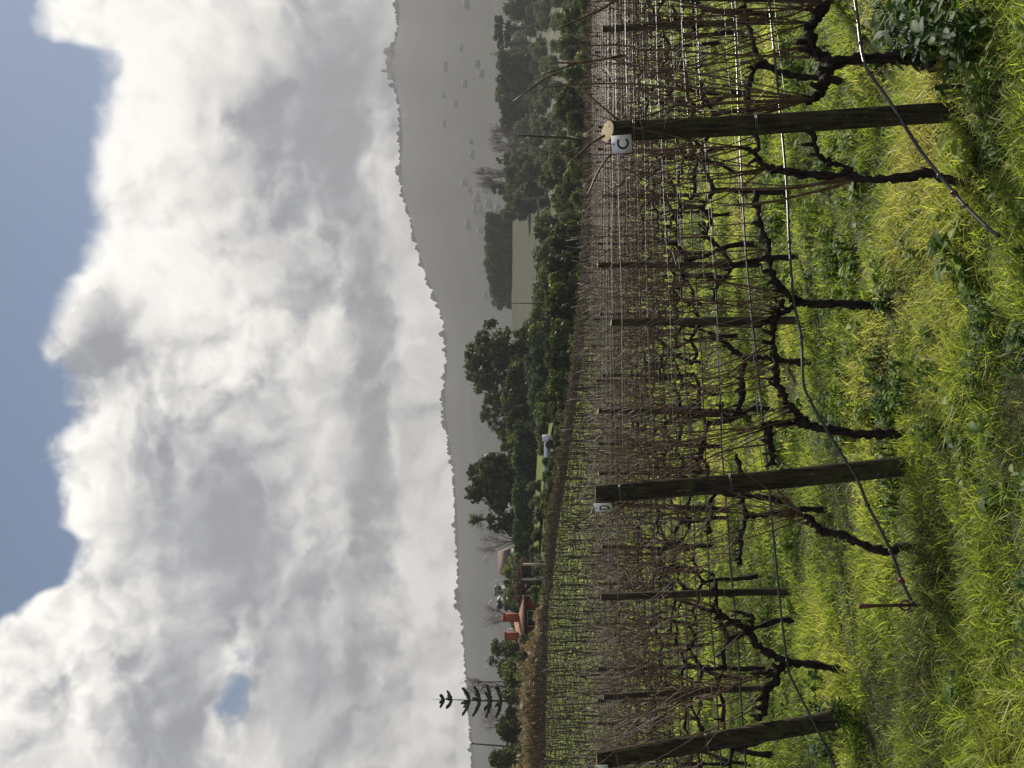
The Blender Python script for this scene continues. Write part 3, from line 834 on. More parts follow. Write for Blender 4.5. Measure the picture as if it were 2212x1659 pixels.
# ------------------------------------------------------------------ wires and irrigation pipes
def linez(r, a, h):
    p = ROWN[r] * RN + a * RD
    return np.array([p[0], p[1], -SLOPE * p[1] * 1.0 + (gz(p[0], p[1], False) + SLOPE * p[1]) + h])
def run(r, a0, a1, h, rad, mat, name, label, cat, group, sag=.012, n_=5, glint=False):
    N = max(8, int((a1 - a0) / .4)); pts = []
    for k_ in range(N + 1):
        a = a0 + (a1 - a0) * k_ / N
        p = linez(r, a, h + sag * math.sin(a * 1.23 + r) + .3 * sag * math.sin(a * 5.1)); pts.append(p)
    b = MB(); b.tube(pts, rad, n_); return tag(b.build(name, mat, smooth=True), label, cat, group)
HN = [(.86, 'lowest', .0015), (1.07, 'second', .0014), (1.36, 'third', .0014), (1.66, 'topmost', .0016)]
END = {0: pc, 1: pd, 2: pl}
for r in range(0, 20):
    lo, hi = visible_span(r)
    lo -= 1; hi += 1
    w = ordn(r)
    for h, nm, rad in HN:
        if r in END:
            _, b, t_, ax = END[r]; base = np.array(b) + ax * .25
            q_ = base + ax * (h / ax[2]); lo2 = float(q_[:2] @ RD)
        else: lo2 = lo
        run(r, lo2, hi, h, rad * (1 if r < 6 else 1.15), M['wire'], 'trellis_wire', '%s steel wire of the %s trellis row from the front' % (nm, w), 'wire', 'steel wires strung along the vine rows')
for r in range(3, 24):
    lo, hi = visible_span(r)
    w = ordn(r)
    run(r, lo - 1, hi + 1, .55, .009, M['hose'], 'irrigation_pipe', 'black irrigation pipe hung along the %s vine row from the front' % w, 'pipe', 'black irrigation pipes of the rows behind', .02, 7)
def hosepath(row, uv, off, label, tail=None, capuv=None, hh=.5):
    pts = [PR(row, u, v, o) for (u, v), o in zip(uv, off)]
    if tail is not None:
        a_end = tail; p = pts[0]; a_ = float(p[:2] @ RD)
        h = p[2] - (-SLOPE * p[1])
        ext = [linez(row, a, h) for a in np.arange(a_end, a_ + .3, -.6)]
        pts = ext + pts
    t = thing('irrigation_pipe', (0, 0, 0), label, 'pipe')
    b = MB(); P = crom(pts, 5); b.tube(P, .0088, 9); b.build('pipe', M['hose'], t, smooth=True)
    for i_ in range(3, len(pts) - 1, 2):       # drippers and ties
        d = MB(); c_ = np.array(pts[i_]); d.tube([c_ + [0, 0, .012], c_ - [0, 0, .012]], .011, 8); d.build('dripper', M['hose'], t)
    if capuv:
        c_ = PR(row, *capuv); ax = np.array([-.8, -.1, -.45]); ax /= np.linalg.norm(ax)
        d = MB(); d.tube([c_ - ax * .018, c_ - ax * .012, c_ + ax * .012, c_ + ax * .018], [.010, .014, .014, .011], 12); d.tube([c_ + [0, -.006, .008], c_ + [0, -.010, .024]], [.007, .005], 8)
        d.build('valve', M['cap'], t, smooth=True)
    return t
hosepath(0, [(1659, 1847), (1565, 1859), (1525, 1867), (1500, 1879), (1436, 1924), (1396, 1949), (1337, 1986), (1280, 2030), (1243, 2060), (1215, 2085), (1168, 2133), (1149, 2158)],
         [.04, .04, .05, .06, .07, .075, .08, .1, .13, .17, .24, .28], 'black pipe crossing the post marked C and dropping to the grass', alongD(PR(0, 1659, 1847)) + 6, (1241, 2062, .13))
hosepath(1, [(1659, 1661), (1302, 1696), (1136, 1705), (1014, 1714), (930, 1731), (836, 1735), (794, 1750), (737, 1782), (687, 1812), (623, 1852), (568, 1874), (521, 1899), (469, 1924), (430, 1939), (404, 1948), (363, 1968), (350, 1982)],
         [.04] * 8 + [.06, .075, .075, .07, .08, .08, .08, .08, .06], 'black pipe sloping down across the post marked D with a red cap near its end', alongD(PR(1, 1659, 1661)) + 8, (404, 1948, .08))
hosepath(2, [(1571, 1589), (1148, 1609), (774, 1646), (425, 1678), (231, 1700), (190, 1712), (156, 1728), (100, 1757), (50, 1782), (10, 1800), (-30, 1822)],
         [.04] * 5 + [.05, .06, .08, .09, .09, .09], 'black pipe of the third row running behind both letter posts and ending at lower left', alongD(PR(2, 1571, 1589)) + 9, None)
# rusty anchor rod
t = thing('anchor_rod', (0, 0, 0), 'short rusty steel rod with a flat head standing in grass by the pipe end', 'rod')
p0, p1 = PR(1, 352, 1990, .06), PR(1, 350, 1856, .06)
b = MB(); b.tube([p0, p0 + (p1 - p0) * .75, p1], [.009, .010, .016], 8, rough=.1); b.build('rod', M['rust'], t, smooth=True)
b = MB(); th = np.linspace(0, 2 * math.pi, 17); c_ = p0 + (p1 - p0) * .26
b.tube([c_ + .026 * np.array([math.cos(q_), 0, math.sin(q_)]) for q_ in th], .006, 7, cap=False); b.build('ring', M['rust'], t, smooth=True)
# blue-green tie tapes and dead leaf scraps left on the wires

# ------------------------------------------------------------------ grass
def blades(X, Y, H, Wd, lean, tint, name=None, flat=1.0):
    n = len(X); Z = gz(X, Y) - .01
    th = rng.uniform(0, 2 * math.pi, n); ph = rng.uniform(0, 2 * math.pi, n)
    wx, wy = np.cos(th) * Wd * .5, np.sin(th) * Wd * .5
    lx, ly = np.cos(ph) * lean * H, np.sin(ph) * lean * H
    V = np.empty((n, 7, 3), np.float32)
    fr = [0.0, 0.45, 0.8, 1.0]; ww = [0.8, 1.0, 0.65]
    zz = H * np.sqrt(np.clip(1 - (lean * .72) ** 2, .08, 1))
    for k_ in range(3):
        f = fr[k_]; bx = X + lx * f ** 1.8; by = Y + ly * f ** 1.8; bz = Z + zz * (f - .28 * f ** 3 * np.clip(lean, 0, 1.3))
        V[:, 2 * k_] = np.stack([bx - wx * ww[k_], by - wy * ww[k_], bz], -1); V[:, 2 * k_ + 1] = np.stack([bx + wx * ww[k_], by + wy * ww[k_], bz], -1)
    V[:, 6] = np.stack([X + lx, Y + ly, Z + zz * (1 - .28 * np.clip(lean, 0, 1.3) - .12 * lean)], -1)
    b = np.arange(n)[:, None] * 7
    Q = np.vstack([b + [0, 1, 3, 2], b + [2, 3, 5, 4]]); T = b + [4, 5, 6]
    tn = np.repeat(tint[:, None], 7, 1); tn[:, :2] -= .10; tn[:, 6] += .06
    return V.reshape(-1, 3), Q, T, np.clip(tn, 0, 1).ravel()
GV, GQ, GT, GA, gn = [], [], [], [], 0
def scatter(y0, y1, dens, h, w, s0=-.47, s1=.47, lean=(.2, 1.1)):
    global gn
    area = (s1 - s0) * (y1 ** 2 - y0 ** 2) / 2; n = int(area * dens)
    y = np.sqrt(rng.uniform(y0 ** 2, y1 ** 2, n)); x = rng.uniform(s0, s1, n) * y + rng.normal(0, .02, n)
    cl = fbm(x * 2.3 + 11, y * 2.3 + 5, 50, 4)              # tussocks and hollows
    fine = fbm(x * 9 + 3, y * 9 + 8, 60, 2)
    keep = rng.random(n) < np.clip((cl - .30) * 4.5, .55, 1) * np.clip((fine - .2) * 3.5, .35, 1)
    x, y, cl, fine = x[keep], y[keep], cl[keep], fine[keep]; n = len(x)
    H = rng.uniform(*h, n) * np.clip(.1 + 1.8 * cl + .35 * (fine - .5), .3, 1.7)
    Wd = rng.uniform(*w, n)
    tint = .50 + (fbm(x * .9 + 70, y * .9 + 20, 70, 3) - .5) * 1.5 + (fine - .5) * .3 + rng.normal(0, .15, n)
    tint -= .24 * np.clip((y - 18) / 25, 0, 1)
    dry = rng.random(n) < .05; tint[dry] = rng.uniform(.85, 1, dry.sum())
    drk = rng.random(n) < .06; tint[drk] = rng.uniform(0, .1, drk.sum())
    V, Q, T, a = blades(x, y, H, Wd, np.clip(rng.uniform(*lean, n) + .15, 0, 1.3), tint)
    GV.append(V); GQ.append(Q + gn); GT.append(T + gn); GA.append(a); gn += len(V)
def flush(name, mat, label, cat):
    global gn
    me = mesh_np(name, np.vstack(GV), [np.vstack(GQ), np.vstack(GT)], mat, {'tint': np.concatenate(GA)})
    tag(link(name, me), label, cat, kind='stuff'); GV.clear(); GQ.clear(); GT.clear(); GA.clear(); gn = 0
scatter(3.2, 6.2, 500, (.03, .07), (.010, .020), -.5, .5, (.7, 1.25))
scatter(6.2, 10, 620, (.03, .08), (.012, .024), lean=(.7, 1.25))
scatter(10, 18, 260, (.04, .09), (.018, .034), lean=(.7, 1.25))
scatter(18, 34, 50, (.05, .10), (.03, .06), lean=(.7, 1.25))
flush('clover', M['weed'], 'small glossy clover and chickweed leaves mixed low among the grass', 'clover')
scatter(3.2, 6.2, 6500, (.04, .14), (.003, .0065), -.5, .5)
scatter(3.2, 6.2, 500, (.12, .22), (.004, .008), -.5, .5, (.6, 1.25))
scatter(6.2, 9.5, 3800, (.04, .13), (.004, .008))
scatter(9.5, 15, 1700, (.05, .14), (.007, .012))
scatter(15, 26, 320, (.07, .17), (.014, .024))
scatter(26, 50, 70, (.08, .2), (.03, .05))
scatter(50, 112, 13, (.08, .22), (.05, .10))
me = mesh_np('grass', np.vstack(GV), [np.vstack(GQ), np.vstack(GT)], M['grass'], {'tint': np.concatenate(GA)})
tag(link('grass', me), 'long green and yellowing grass growing over the whole vineyard floor', 'grass', kind='stuff')
del GV, GQ, GT, GA

# broad-leaved weeds ---------------------------------------------------------
def leaf_fan(mb, c, n_, R, lobes=0, droop=.5, up=.10, tint=.5, stems=True):
    for i_ in range(n_):
        th = rng.uniform(0, 2 * math.pi); L = R * rng.uniform(.55, 1.1); h0 = up * rng.uniform(.3, 1.2)
        d = np.array([math.cos(th), math.sin(th), 0]); s_ = np.array([-d[1], d[0], 0])
        base = np.array(c) + d * L * .3 + [0, 0, h0]; size = R * rng.uniform(.30, .55)
        ax = d * math.cos(.4) + np.array([0, 0, rng.uniform(-.5, .75)]); ax /= np.linalg.norm(ax)
        s_ = s_ + np.array([0, 0, rng.normal(0, .35)]); s_ /= np.linalg.norm(s_)
        nn = np.cross(ax, s_)
        k_ = 9; prof = np.sin(np.linspace(.08, math.pi - .02, k_)) ** .7 * (1 + (.28 * np.cos(np.arange(k_) * 2.4) if lobes else 0))
        t_ = np.linspace(0, 1, k_)
        cen = base + np.outer(t_ * size * 2, ax) + np.outer(-droop * (t_ ** 2) * size, [0, 0, 1])
        wv = prof[:, None] * size * (.62 if lobes else .5) * s_
        fold = nn * size * .16 * prof[:, None]
        V = np.vstack([cen - wv + fold, cen, cen + wv + fold]); j = np.arange(k_ - 1)
        Q = np.vstack([np.stack([j, k_ + j, k_ + j + 1, j + 1], -1), np.stack([k_ + j, 2 * k_ + j, 2 * k_ + j + 1, k_ + j + 1], -1)])
        mb.add(V, Q, a=float(np.clip(tint + rng.normal(0, .18), 0, 1)))
        if stems: mb.tube([np.array(c) + [0, 0, 0], np.array(c) * .5 + base * .5 + [0, 0, .01], base + ax * .01], [.0028, .0022, .0016], 4, tint)
WL = []
for k_ in range(10):
    b = MB(); lob = k_ % 2
    if k_ < 6: leaf_fan(b, (0, 0, 0), 16, .11, lob, .5, .09, .45 + .1 * lob)
    else:
        for _ in range(9): leaf_fan(b, (rng.normal(0, .10), rng.normal(0, .10), 0), 9, .07, 0, .3, .16, .25)
    WL.append(b.mesh('leaves', M['weed'], True))
wlist = []
def weed(u, v, k_, sc, label, group=None):
    s_ = su(u, v); t_ = tv(v); y = 1.8 / (-t_ - SLOPE)
    for _ in range(4): y = (gp(s_ * y, y) - 1.8) / t_
    t = thing('weed', (s_ * y, y, gp(s_ * y, y)), label, 'weed', group, rng.uniform(0, 6)); t.scale = (sc, sc, sc)
    link('leaves', WL[k_], t); return t
for (u, v, sc, k_) in [(1610, 1985, 1.3, 6), (1650, 2040, 1.5, 7), (1575, 2065, 1.2, 8), (1640, 2120, 1.4, 9), (1560, 2130, .9, 6), (1600, 2030, 1.2, 9)]:
    weed(u, v, k_, sc, 'dark glossy leaved weed in the shady clump at lower right, right of the tallest post', 'dark glossy weeds in the lower right clump')
for (u, v, sc, k_) in [(150, 1790, 1.0, 7), (110, 1815, .9, 8), (60, 1800, .9, 9), (125, 1840, .8, 6)]:
    weed(u, v, k_, sc, 'shiny leaved weed at the foot of the leaning post at the left edge', 'shiny weeds round the left post')
weed(1105, 2080, 1, 1.15, 'large lobed leaf rosette in the grass below the hose end at mid right')
weed(1060, 2110, 3, 1.0, 'large lobed leaf rosette beside another, in the grass under mid picture')
weed(1280, 1880, 1, 1.1, 'green rosette behind the slender long trunked grapevine')
weed(700, 2090, 3, .8, 'lobed leaf rosette in open grass below the post marked D')
weed(180, 2090, 1, .8, 'yellow green lobed rosette near the bottom left corner')
weed(590, 2160, 1, .7, 'lobed rosette at the bottom edge below the post marked D')
wm = MB()
def merge_leaf(me, x, y, sc, rz, tmin):
    V = np.empty(len(me.vertices) * 3, np.float32); me.vertices.foreach_get('co', V); V = V.reshape(-1, 3)
    L = np.empty(len(me.loops), np.int32); me.loops.foreach_get('vertex_index', L)
    tot = np.empty(len(me.polygons), np.int32); me.polygons.foreach_get('loop_total', tot)
    Q = L[np.repeat(tot == 4, tot)].reshape(-1, 4)
    cs, sn = math.cos(rz), math.sin(rz)
    a = np.empty(len(V), np.float32); me.attributes['tint'].data.foreach_get('value', a)
    wm.add(V @ np.array([[cs, sn, 0], [-sn, cs, 0], [0, 0, 1]]) * sc + np.array([x, y, gp(x, y)]), Q, a=np.clip(a + tmin, 0, 1))
for _ in range(900):
    y = 6.3 + 16 * rng.random() ** 1.4 if rng.random() < .9 else rng.uniform(4, 6.3); x = rng.uniform(-.44, .44) * y
    if fbm(np.array([x * .8 + 5]), np.array([y * .8 + 9]), 80, 3)[0] < .48: continue
    merge_leaf(WL[rng.integers(10)], x, y, rng.uniform(.4, .8), rng.uniform(0, 6), rng.normal(.3, .2))
tag(wm.build('ground_weeds', M['weed'], smooth=True), 'scattered broad leaved weeds and clover mixed through the vineyard grass', 'weeds', kind='stuff')

# ------------------------------------------------------------------ trees and shrubs beyond the vineyard
M['dark'] = leafy('dark_foliage', [(0, (0.022, 0.032, 0.014)), (.5, (0.035, 0.052, 0.018)), (1, (0.12, 0.13, 0.05))], .28, .7, .2, .4)
M['olive'] = leafy('olive_foliage', [(0, (0.05, 0.062, 0.035)), (.5, (0.08, 0.094, 0.05)), (1, (0.18, 0.19, 0.10))], .28, .7, .2, .5)
M['green'] = leafy('green_foliage', [(0, (0.035, 0.052, 0.016)), (.5, (0.06, 0.085, 0.022)), (1, (0.19, 0.21, 0.05))], .32, .6, .3, .4)
M['euca'] = leafy('gum_foliage', [(0, (0.028, 0.038, 0.018)), (.5, (0.05, 0.062, 0.026)), (.85, (0.085, 0.098, 0.038)), (1, (0.13, 0.11, 0.045))], .2, .6, .3, .3)
M['hedge'] = leafy('hedge_foliage', [(0, (0.024, 0.042, 0.022)), (.5, (0.036, 0.062, 0.03)), (1, (0.13, 0.165, 0.075))], .22, .7, .2, .2)
M['reed'] = leafy('dry_reed', [(0, (0.085, 0.058, 0.04)), (.5, (0.15, 0.11, 0.07)), (1, (0.32, 0.25, 0.17))], .25, .8, .2, .2)
M['twig'] = simple('bare_twigs', (0.09, 0.07, 0.055), (0.17, 0.135, 0.11), 3, .9, .1)

def crown_cloud(mb, lobes, n, size, squash=.8, shell=.55):
    L = np.array(lobes, float); wts = L[:, 3] ** 2; wts /= wts.sum()
    idx = rng.choice(len(L), n, p=wts)
    d = rng.normal(0, 1, (n, 3)); d /= np.linalg.norm(d, axis=1)[:, None]
    r = L[idx, 3] * (shell + (1 - shell) * rng.random(n)) ** .8 * (1 + .16 * rng.normal(0, 1, n)).clip(.4, 1.35)
    C = L[idx, :3] + d * r[:, None] * [1, 1, squash]
    U_ = rng.normal(0, 1, (n, 3)); U_ /= np.linalg.norm(U_, axis=1)[:, None]
    W_ = np.cross(U_, rng.normal(0, 1, (n, 3))); W_ /= np.linalg.norm(W_, axis=1)[:, None] + 1e-9
    s_ = size * rng.uniform(.5, 1.3, n)[:, None]
    base = rng.random(len(L)) * .5
    tint = np.clip(base[idx] + rng.normal(.25, .2, n), 0, 1)
    mb.quads(C, U_ * s_, W_ * s_ * .7, tint)
def limbs(tb_, h, spread, n, r, base=.35, top=1.0):
    tips = []
    for i_ in range(n):
        th = rng.uniform(0, 2 * math.pi); z0 = h * base * rng.uniform(.7, 1.2); z1 = h * rng.uniform(.6, top); q_ = spread * rng.uniform(.4, 1)
        P = [(0, 0, z0), (math.cos(th) * q_ * .45, math.sin(th) * q_ * .45, z0 + (z1 - z0) * .6), (math.cos(th) * q_, math.sin(th) * q_, z1)]
        tb_.tube(crom(P, 2), np.linspace(r * .5, r * .12, 5), 5); tips.append(P[-1])
    return tips
def make_tree(kind, h, w, seed, quality=1.0):
    """returns (trunk mesh, crown mesh) in metres, foot at the origin"""
    global rng
    keep = rng; rng = np.random.default_rng(seed)
    t_, c_ = MB(), MB(); r = max(.06, h * .022); size = max(w * .035, .10)
    if kind == 'bare' or kind == 'poplar':
        t_.tube([(0, 0, -.3), (0.02 * h, 0, h * .4), (0, 0, h * .75)], [r, r * .7, r * .3], 6)
        nb = 16 if kind == 'bare' else 22
        for i_ in range(nb):
            th = rng.uniform(0, 6.28); z0 = h * rng.uniform(.2, .7)
            q_ = w / 2 * rng.uniform(.5, 1.0); z1 = (z0 + (h - z0) * rng.uniform(.55, 1.0)) if kind == 'bare' else h * rng.uniform(.75, 1.0)
            P = np.array([(0.01 * h, 0, z0), (math.cos(th) * q_ * .55, math.sin(th) * q_ * .55, z0 + (z1 - z0) * .5), (math.cos(th) * q_, math.sin(th) * q_, z1)])
            c_.tube(crom(P, 2), np.linspace(r * .32, r * .08, 5), 4, cap=False)
            for _ in range(7):
                f = rng.uniform(.3, 1); p = P[1] + (P[2] - P[1]) * f; e = p + np.array([rng.normal(0, .13) * w, rng.normal(0, .13) * w, abs(rng.normal(.09, .07)) * h])
                c_.tube([p, (p + e) / 2 + rng.normal(0, .01 * w, 3), e], [r * .13, r * .09, r * .05], 3, cap=False)
                for _ in range(2): c_.tube([(p + e) / 2, e + rng.normal(0, .05 * w, 3)], [r * .07, r * .04], 3, cap=False)
    elif kind == 'gum':                        # open clumps held on fanned limbs
        t_.tube([(0, 0, -.3), (.01 * h, 0, h * .3), (0, 0, h * .5)], [r * 1.3, r, r * .7], 8)
        lobes = []
        for i_ in range(80):
            th = rng.uniform(0, 6.28); e = .05 + 1.4 * rng.random() ** 1.25; q_ = rng.uniform(.78, 1.0)
            p = np.array([math.cos(th) * math.cos(e) * w / 2 * q_, math.sin(th) * math.cos(e) * w / 2 * q_, h * .38 + math.sin(e) * h * .56 * q_])
            t_.tube(crom([(0, 0, h * .22), p * [.4, .4, .72], p], 2), np.linspace(r * .45, r * .08, 5), 5, cap=False)
            lobes.append((*p, w * rng.uniform(.045, .08)))
        for i_ in range(18):
            th = rng.uniform(0, 6.28); q_ = rng.uniform(.1, .6); lobes.append((math.cos(th) * q_ * w / 2, math.sin(th) * q_ * w / 2, h * rng.uniform(.3, .75), w * rng.uniform(.04, .08)))
        crown_cloud(c_, lobes, int(7500 * quality), size * .34, .75, .2)
    elif kind == 'cypress':
        t_.tube([(0, 0, -.3), (0, 0, h * .5)], [r, r * .5], 6)
        lobes = [(rng.normal(0, .04 * w), rng.normal(0, .04 * w), h * f, w / 2 * (math.sin(math.pi * min(1, f * .9 + .12)) ** .7) * .8 + .1) for f in np.linspace(.1, .97, 12)]
        crown_cloud(c_, lobes, int(1800 * quality), size, 1.0, .6)
    elif kind == 'pine':                       # umbrella: flat lobed top on visible limbs
        t_.tube([(0, 0, -.3), (.02 * h, 0, h * .5), (0, 0, h * .7)], [r * 1.2, r, r * .6], 7)
        tips = limbs(t_, h, w * .42, 14, r * 1.3, .4, .92)
        lobes = [(p[0], p[1], p[2], w * rng.uniform(.09, .16)) for p in tips] + [(rng.uniform(-.3, .3) * w, rng.uniform(-.3, .3) * w, h * rng.uniform(.78, .93), w * .12) for _ in range(10)]
        crown_cloud(c_, lobes, int(3600 * quality), size * .7, .6, .3)
    else:
        k_ = {'round': 9, 'olive': 6, 'bush': 7, 'wide': 14}[kind]; low = {'round': .10, 'olive': .12, 'bush': .05, 'wide': .07}[kind]
        t_.tube([(0, 0, -.3), (.02 * h, .01 * h, h * low), (0, 0, h * .6)], [r * 1.2, r, r * .5], 7)
        limbs(t_, h, w * .35, 7, r * 1.3, low, .85)
        lobes = [(0, 0, h * .55, min(w * .34, h * .36)), (0, 0, h * .25, min(w * .36, h * .26)), (w * .2, 0, h * .2, min(w * .2, h * .2)), (-w * .2, 0, h * .2, min(w * .2, h * .2))]
        for i_ in range(k_ + 5):
            th = rng.uniform(0, 6.28); q_ = rng.uniform(.3, .72); z = rng.uniform(low, .86)
            f = math.sqrt(max(.1, 1 - ((z - .45) / .55) ** 2))
            lobes.append((math.cos(th) * q_ * w / 2 * f, math.sin(th) * q_ * w / 2 * f, h * z, w * rng.uniform(.13, .22)))
        crown_cloud(c_, lobes, int({'round': 3600, 'olive': 1500, 'bush': 1800, 'wide': 4600}[kind] * quality), size, .85, .45)
    r_ = (t_.mesh('trunk', M['branch'], True), c_); rng = keep; return r_
def place_tree(name, kind, u, y, vtop, wpx, mat, label, cat='tree', group=None, seed=None, q_=1.0, vbase=None):
    """stands at distance y; its top and width chosen to reach picture row vtop / wpx wide"""
    g0 = ground_at(u, y); ztop = 1.8 + tv(vtop) * y; h = max(1.0, ztop - g0.z); w = wpx / 2212 * y
    tm, cb = make_tree(kind, h, w, seed if seed is not None else int(u * 7 + y), q_)
    t = thing(name, g0, label, cat, group)
    if group: GRP.setdefault(group, []).append((u, label, t))
    link('trunk', tm, t); cb.build('crown', M[mat], t)
    return t
GRP = {}
# right-hand crest and slopes
place_tree('bushy_tree', 'round', 1644, 640, 1074, 62, 'dark', 'dark bushy tree at the right picture edge on the far crest', group=None)
place_tree('stone_pine', 'pine', 1600, 620, 1061, 62, 'dark', 'umbrella pine with see-through limbs on the right far crest')
place_tree('stone_pine', 'pine', 1566, 620, 1068, 34, 'dark', 'smaller ragged pine between the umbrella pine and the cypress')
place_tree('cypress_tree', 'cypress', 1546, 600, 1049, 20, 'dark', 'pointed dark cypress rising above the far right wood')
for i_, (u, vt, w_) in enumerate([(1525, 1064, 50), (1500, 1066, 52), (1478, 1069, 46), (1455, 1062, 48), (1432, 1068, 46), (1410, 1070, 46), (1392, 1076, 38), (1538, 1068, 40)]):
    place_tree('bushy_tree', 'wide', u, 590 + i_ * 4, vt, w_ * 1.15, 'dark', 'one of the dark round trees on the right crest', group='packed dark trees on the right crest')
place_tree('ragged_tree', 'bush', 1452, 575, 1058, 22, 'dark', 'ragged treetop poking above the middle of the dark row at right')
place_tree('bare_tree', 'poplar', 1370, 560, 1062, 40, 'twig', 'leafless fan shaped tree at the left end of the dark right row')
place_tree('bare_tree', 'poplar', 1345, 560, 1064, 34, 'twig', 'smaller leafless tree next to the fan shaped one, left of it')
place_tree('bushy_tree', 'round', 1316, 560, 1056, 34, 'dark', 'rounded dark tree left of the leafless pair on the crest')
place_tree('bare_tree', 'poplar', 1284, 560, 1034, 28, 'twig', 'tall narrow leafless poplar, right one of the tall pair')
place_tree('bare_tree', 'poplar', 1262, 560, 1036, 30, 'twig', 'tall narrow leafless poplar, left one of the tall pair')
place_tree('bushy_tree', 'round', 1250, 545, 1052, 34, 'dark', 'small dark tree at the foot of the tall poplar pair')
for i_, (u, vt, w_) in enumerate([(1182, 1047, 52), (1158, 1043, 52), (1134, 1046, 50), (1110, 1043, 54), (1088, 1042, 52), (1062, 1052, 50), (1040, 1054, 46), (1020, 1056, 42), (1006, 1060, 30)]):
    place_tree('bushy_tree', 'wide', u, 640 + i_ * 5, vt, w_ * 1.2, 'dark', 'one of the dark trees behind the tan field', group='dark merged trees behind the tan field')
# green-grey groups on the slope
GX = [(1225, 1072, 40, 500), (1200, 1080, 40, 480), (1240, 1095, 46, 450), (1265, 1080, 44, 470), (1290, 1078, 40, 470), (1310, 1092, 40, 440), (1215, 1100, 40, 430), (1250, 1120, 44, 400), (1290, 1110, 46, 400)]
for i_, (u, vt, w_, y) in enumerate(GX):
    place_tree('leafy_tree', 'round', u, y, vt, w_ * 1.1, 'olive', 'one of the grey green trees right of the field', group='grey green trees right of the tan field')
LIBO = [make_tree('olive', 4.0, 4.6, 900 + k_, 1.0) for k_ in range(7)]
LIBO = [(a_, b_.mesh('crown', M['olive'])) for a_, b_ in LIBO]
orc = 0
placed = []
for tries in range(4000):
    u = rng.uniform(1215, 1740); y = rng.choice([rng.uniform(190, 330), rng.uniform(330, 560), rng.uniform(560, 860)], p=[.28, .42, .30])
    if u < 1215 + (y - 300) * .05: continue
    p = ground_at(u, y); sep_ = y * .0115 + 1.5
    if any((p.x - a) ** 2 + (p.y - b) ** 2 < sep_ ** 2 for a, b in placed): continue
    if fbm(np.array([p.x / 30.]), np.array([p.y / 40.]), 95, 2)[0] < .30: continue
    placed.append((p.x, p.y)); k_ = rng.integers(7); sc = y / 2212 * rng.uniform(22, 42) / 4.6
    t = thing('olive_tree', p, 'one of the small grey green olive trees dotted over the right hand slope', 'tree', 'olive trees on the right slope', rng.uniform(0, 6)); t.scale = (sc * rng.uniform(.9, 1.3), sc, sc)
    link('trunk', LIBO[k_][0], t); link('crown', LIBO[k_][1], t); orc += 1
    if orc >= 290: break
place_tree('dark_tree', 'wide', 1430, 190, 1204, 92, 'dark', 'big dark round tree low on the right slope above the vines', q_=1.3)
place_tree('dark_tree', 'round', 1398, 185, 1222, 60, 'dark', 'dark tree overlapping the left side of the big dark one', q_=1.1)
place_tree('leafy_tree', 'round', 1330, 175, 1200, 70, 'olive', 'grey green tree left of the utility pole behind the C post', q_=1.1)
for i_, (u, vt, w_, y) in enumerate([(1300, 1175, 60, 230), (1270, 1160, 55, 260), (1245, 1190, 60, 200), (1215, 1178, 55, 210), (1235, 1230, 70, 160), (1290, 1215, 70, 160), (1340, 1235, 70, 150), (1500, 1215, 70, 190), (1560, 1205, 66, 200), (1620, 1210, 70, 190), (1180, 1205, 60, 170), (1535, 1240, 66, 150), (1600, 1246, 70, 150), (1650, 1242, 60, 150), (1470, 1245, 60, 150)]):
    place_tree('leafy_tree', 'bush', u, y, vt, w_, ['olive', 'green'][i_ % 2], 'one of the leafy trees between vines and olive slope', group='leafy trees bordering the right end of the vineyard', q_=1.3)
# mid picture: hedge trees below the tan field
mid = [(1180, 1152, 44, 260), (1150, 1152, 46, 255), (1120, 1153, 46, 250), (1092, 1152, 44, 250), (1066, 1152, 44, 240), (1040, 1148, 46, 240), (1010, 1146, 46, 235), (985, 1143, 44, 230), (960, 1138, 44, 230), (935, 1136, 46, 225)]
for i_, (u, vt, w_, y) in enumerate(mid):
    place_tree('leafy_tree', 'bush', u, y, vt, w_ * 1.35, 'green', 'one of the green trees below the tan field', group='green trees lining the lower side of the tan field', q_=1.1)
low = [(1150, 1188, 60, 150), (1115, 1182, 70, 145), (1075, 1180, 76, 142), (1040, 1175, 66, 140), (1008, 1170, 70, 138), (975, 1176, 66, 136), (940, 1185, 60, 134), (905, 1172, 60, 140), (870, 1178, 56, 136), (835, 1184, 60, 134), (800, 1180, 56, 136), (770, 1196, 50, 134)]
for i_, (u, vt, w_, y) in enumerate(low):
    place_tree('leafy_tree', 'wide', u, y, vt, w_ * 1.3, 'dark' if i_ % 3 else 'green', 'one of the shady trees just behind the vineyard edge', group='shady trees just behind the vineyard edge', q_=1.0)
up = [(905, 1140, 60, 190), (870, 1132, 56, 190), (838, 1138, 56, 186), (805, 1142, 56, 184), (775, 1146, 50, 182), (750, 1150, 46, 180)]
for i_, (u, vt, w_, y) in enumerate(up):
    place_tree('leafy_tree', 'bush', u, y, vt, w_ * 1.35, 'hedge', 'one of the blue green trees below the gum tree', group='blue green trees below the gum tree', q_=1.2)
place_tree('gum_tree', 'gum', 876, 235, 1000, 205, 'euca', 'tall spreading gum tree with open leaf clumps against the hazy hill', q_=2.2)
place_tree('gum_tree', 'gum', 772, 225, 1029, 112, 'euca', 'second shorter gum tree left of the tall spreading one', q_=1.1)
place_tree('leafy_tree', 'round', 838, 245, 1075, 60, 'dark', 'dark tree under the gum tree')
place_tree('leafy_tree', 'round', 712, 220, 1066, 66, 'green', 'round green tree between the gum trees and the broad orange tipped tree')
place_tree('leafy_tree', 'round', 742, 222, 1075, 50, 'green', 'low green tree touching the second gum tree')
place_tree('broad_tree', 'wide', 617, 200, 1003, 134, 'euca', 'broad dense tree with rusty leaf tips above the long hedge', q_=1.8)
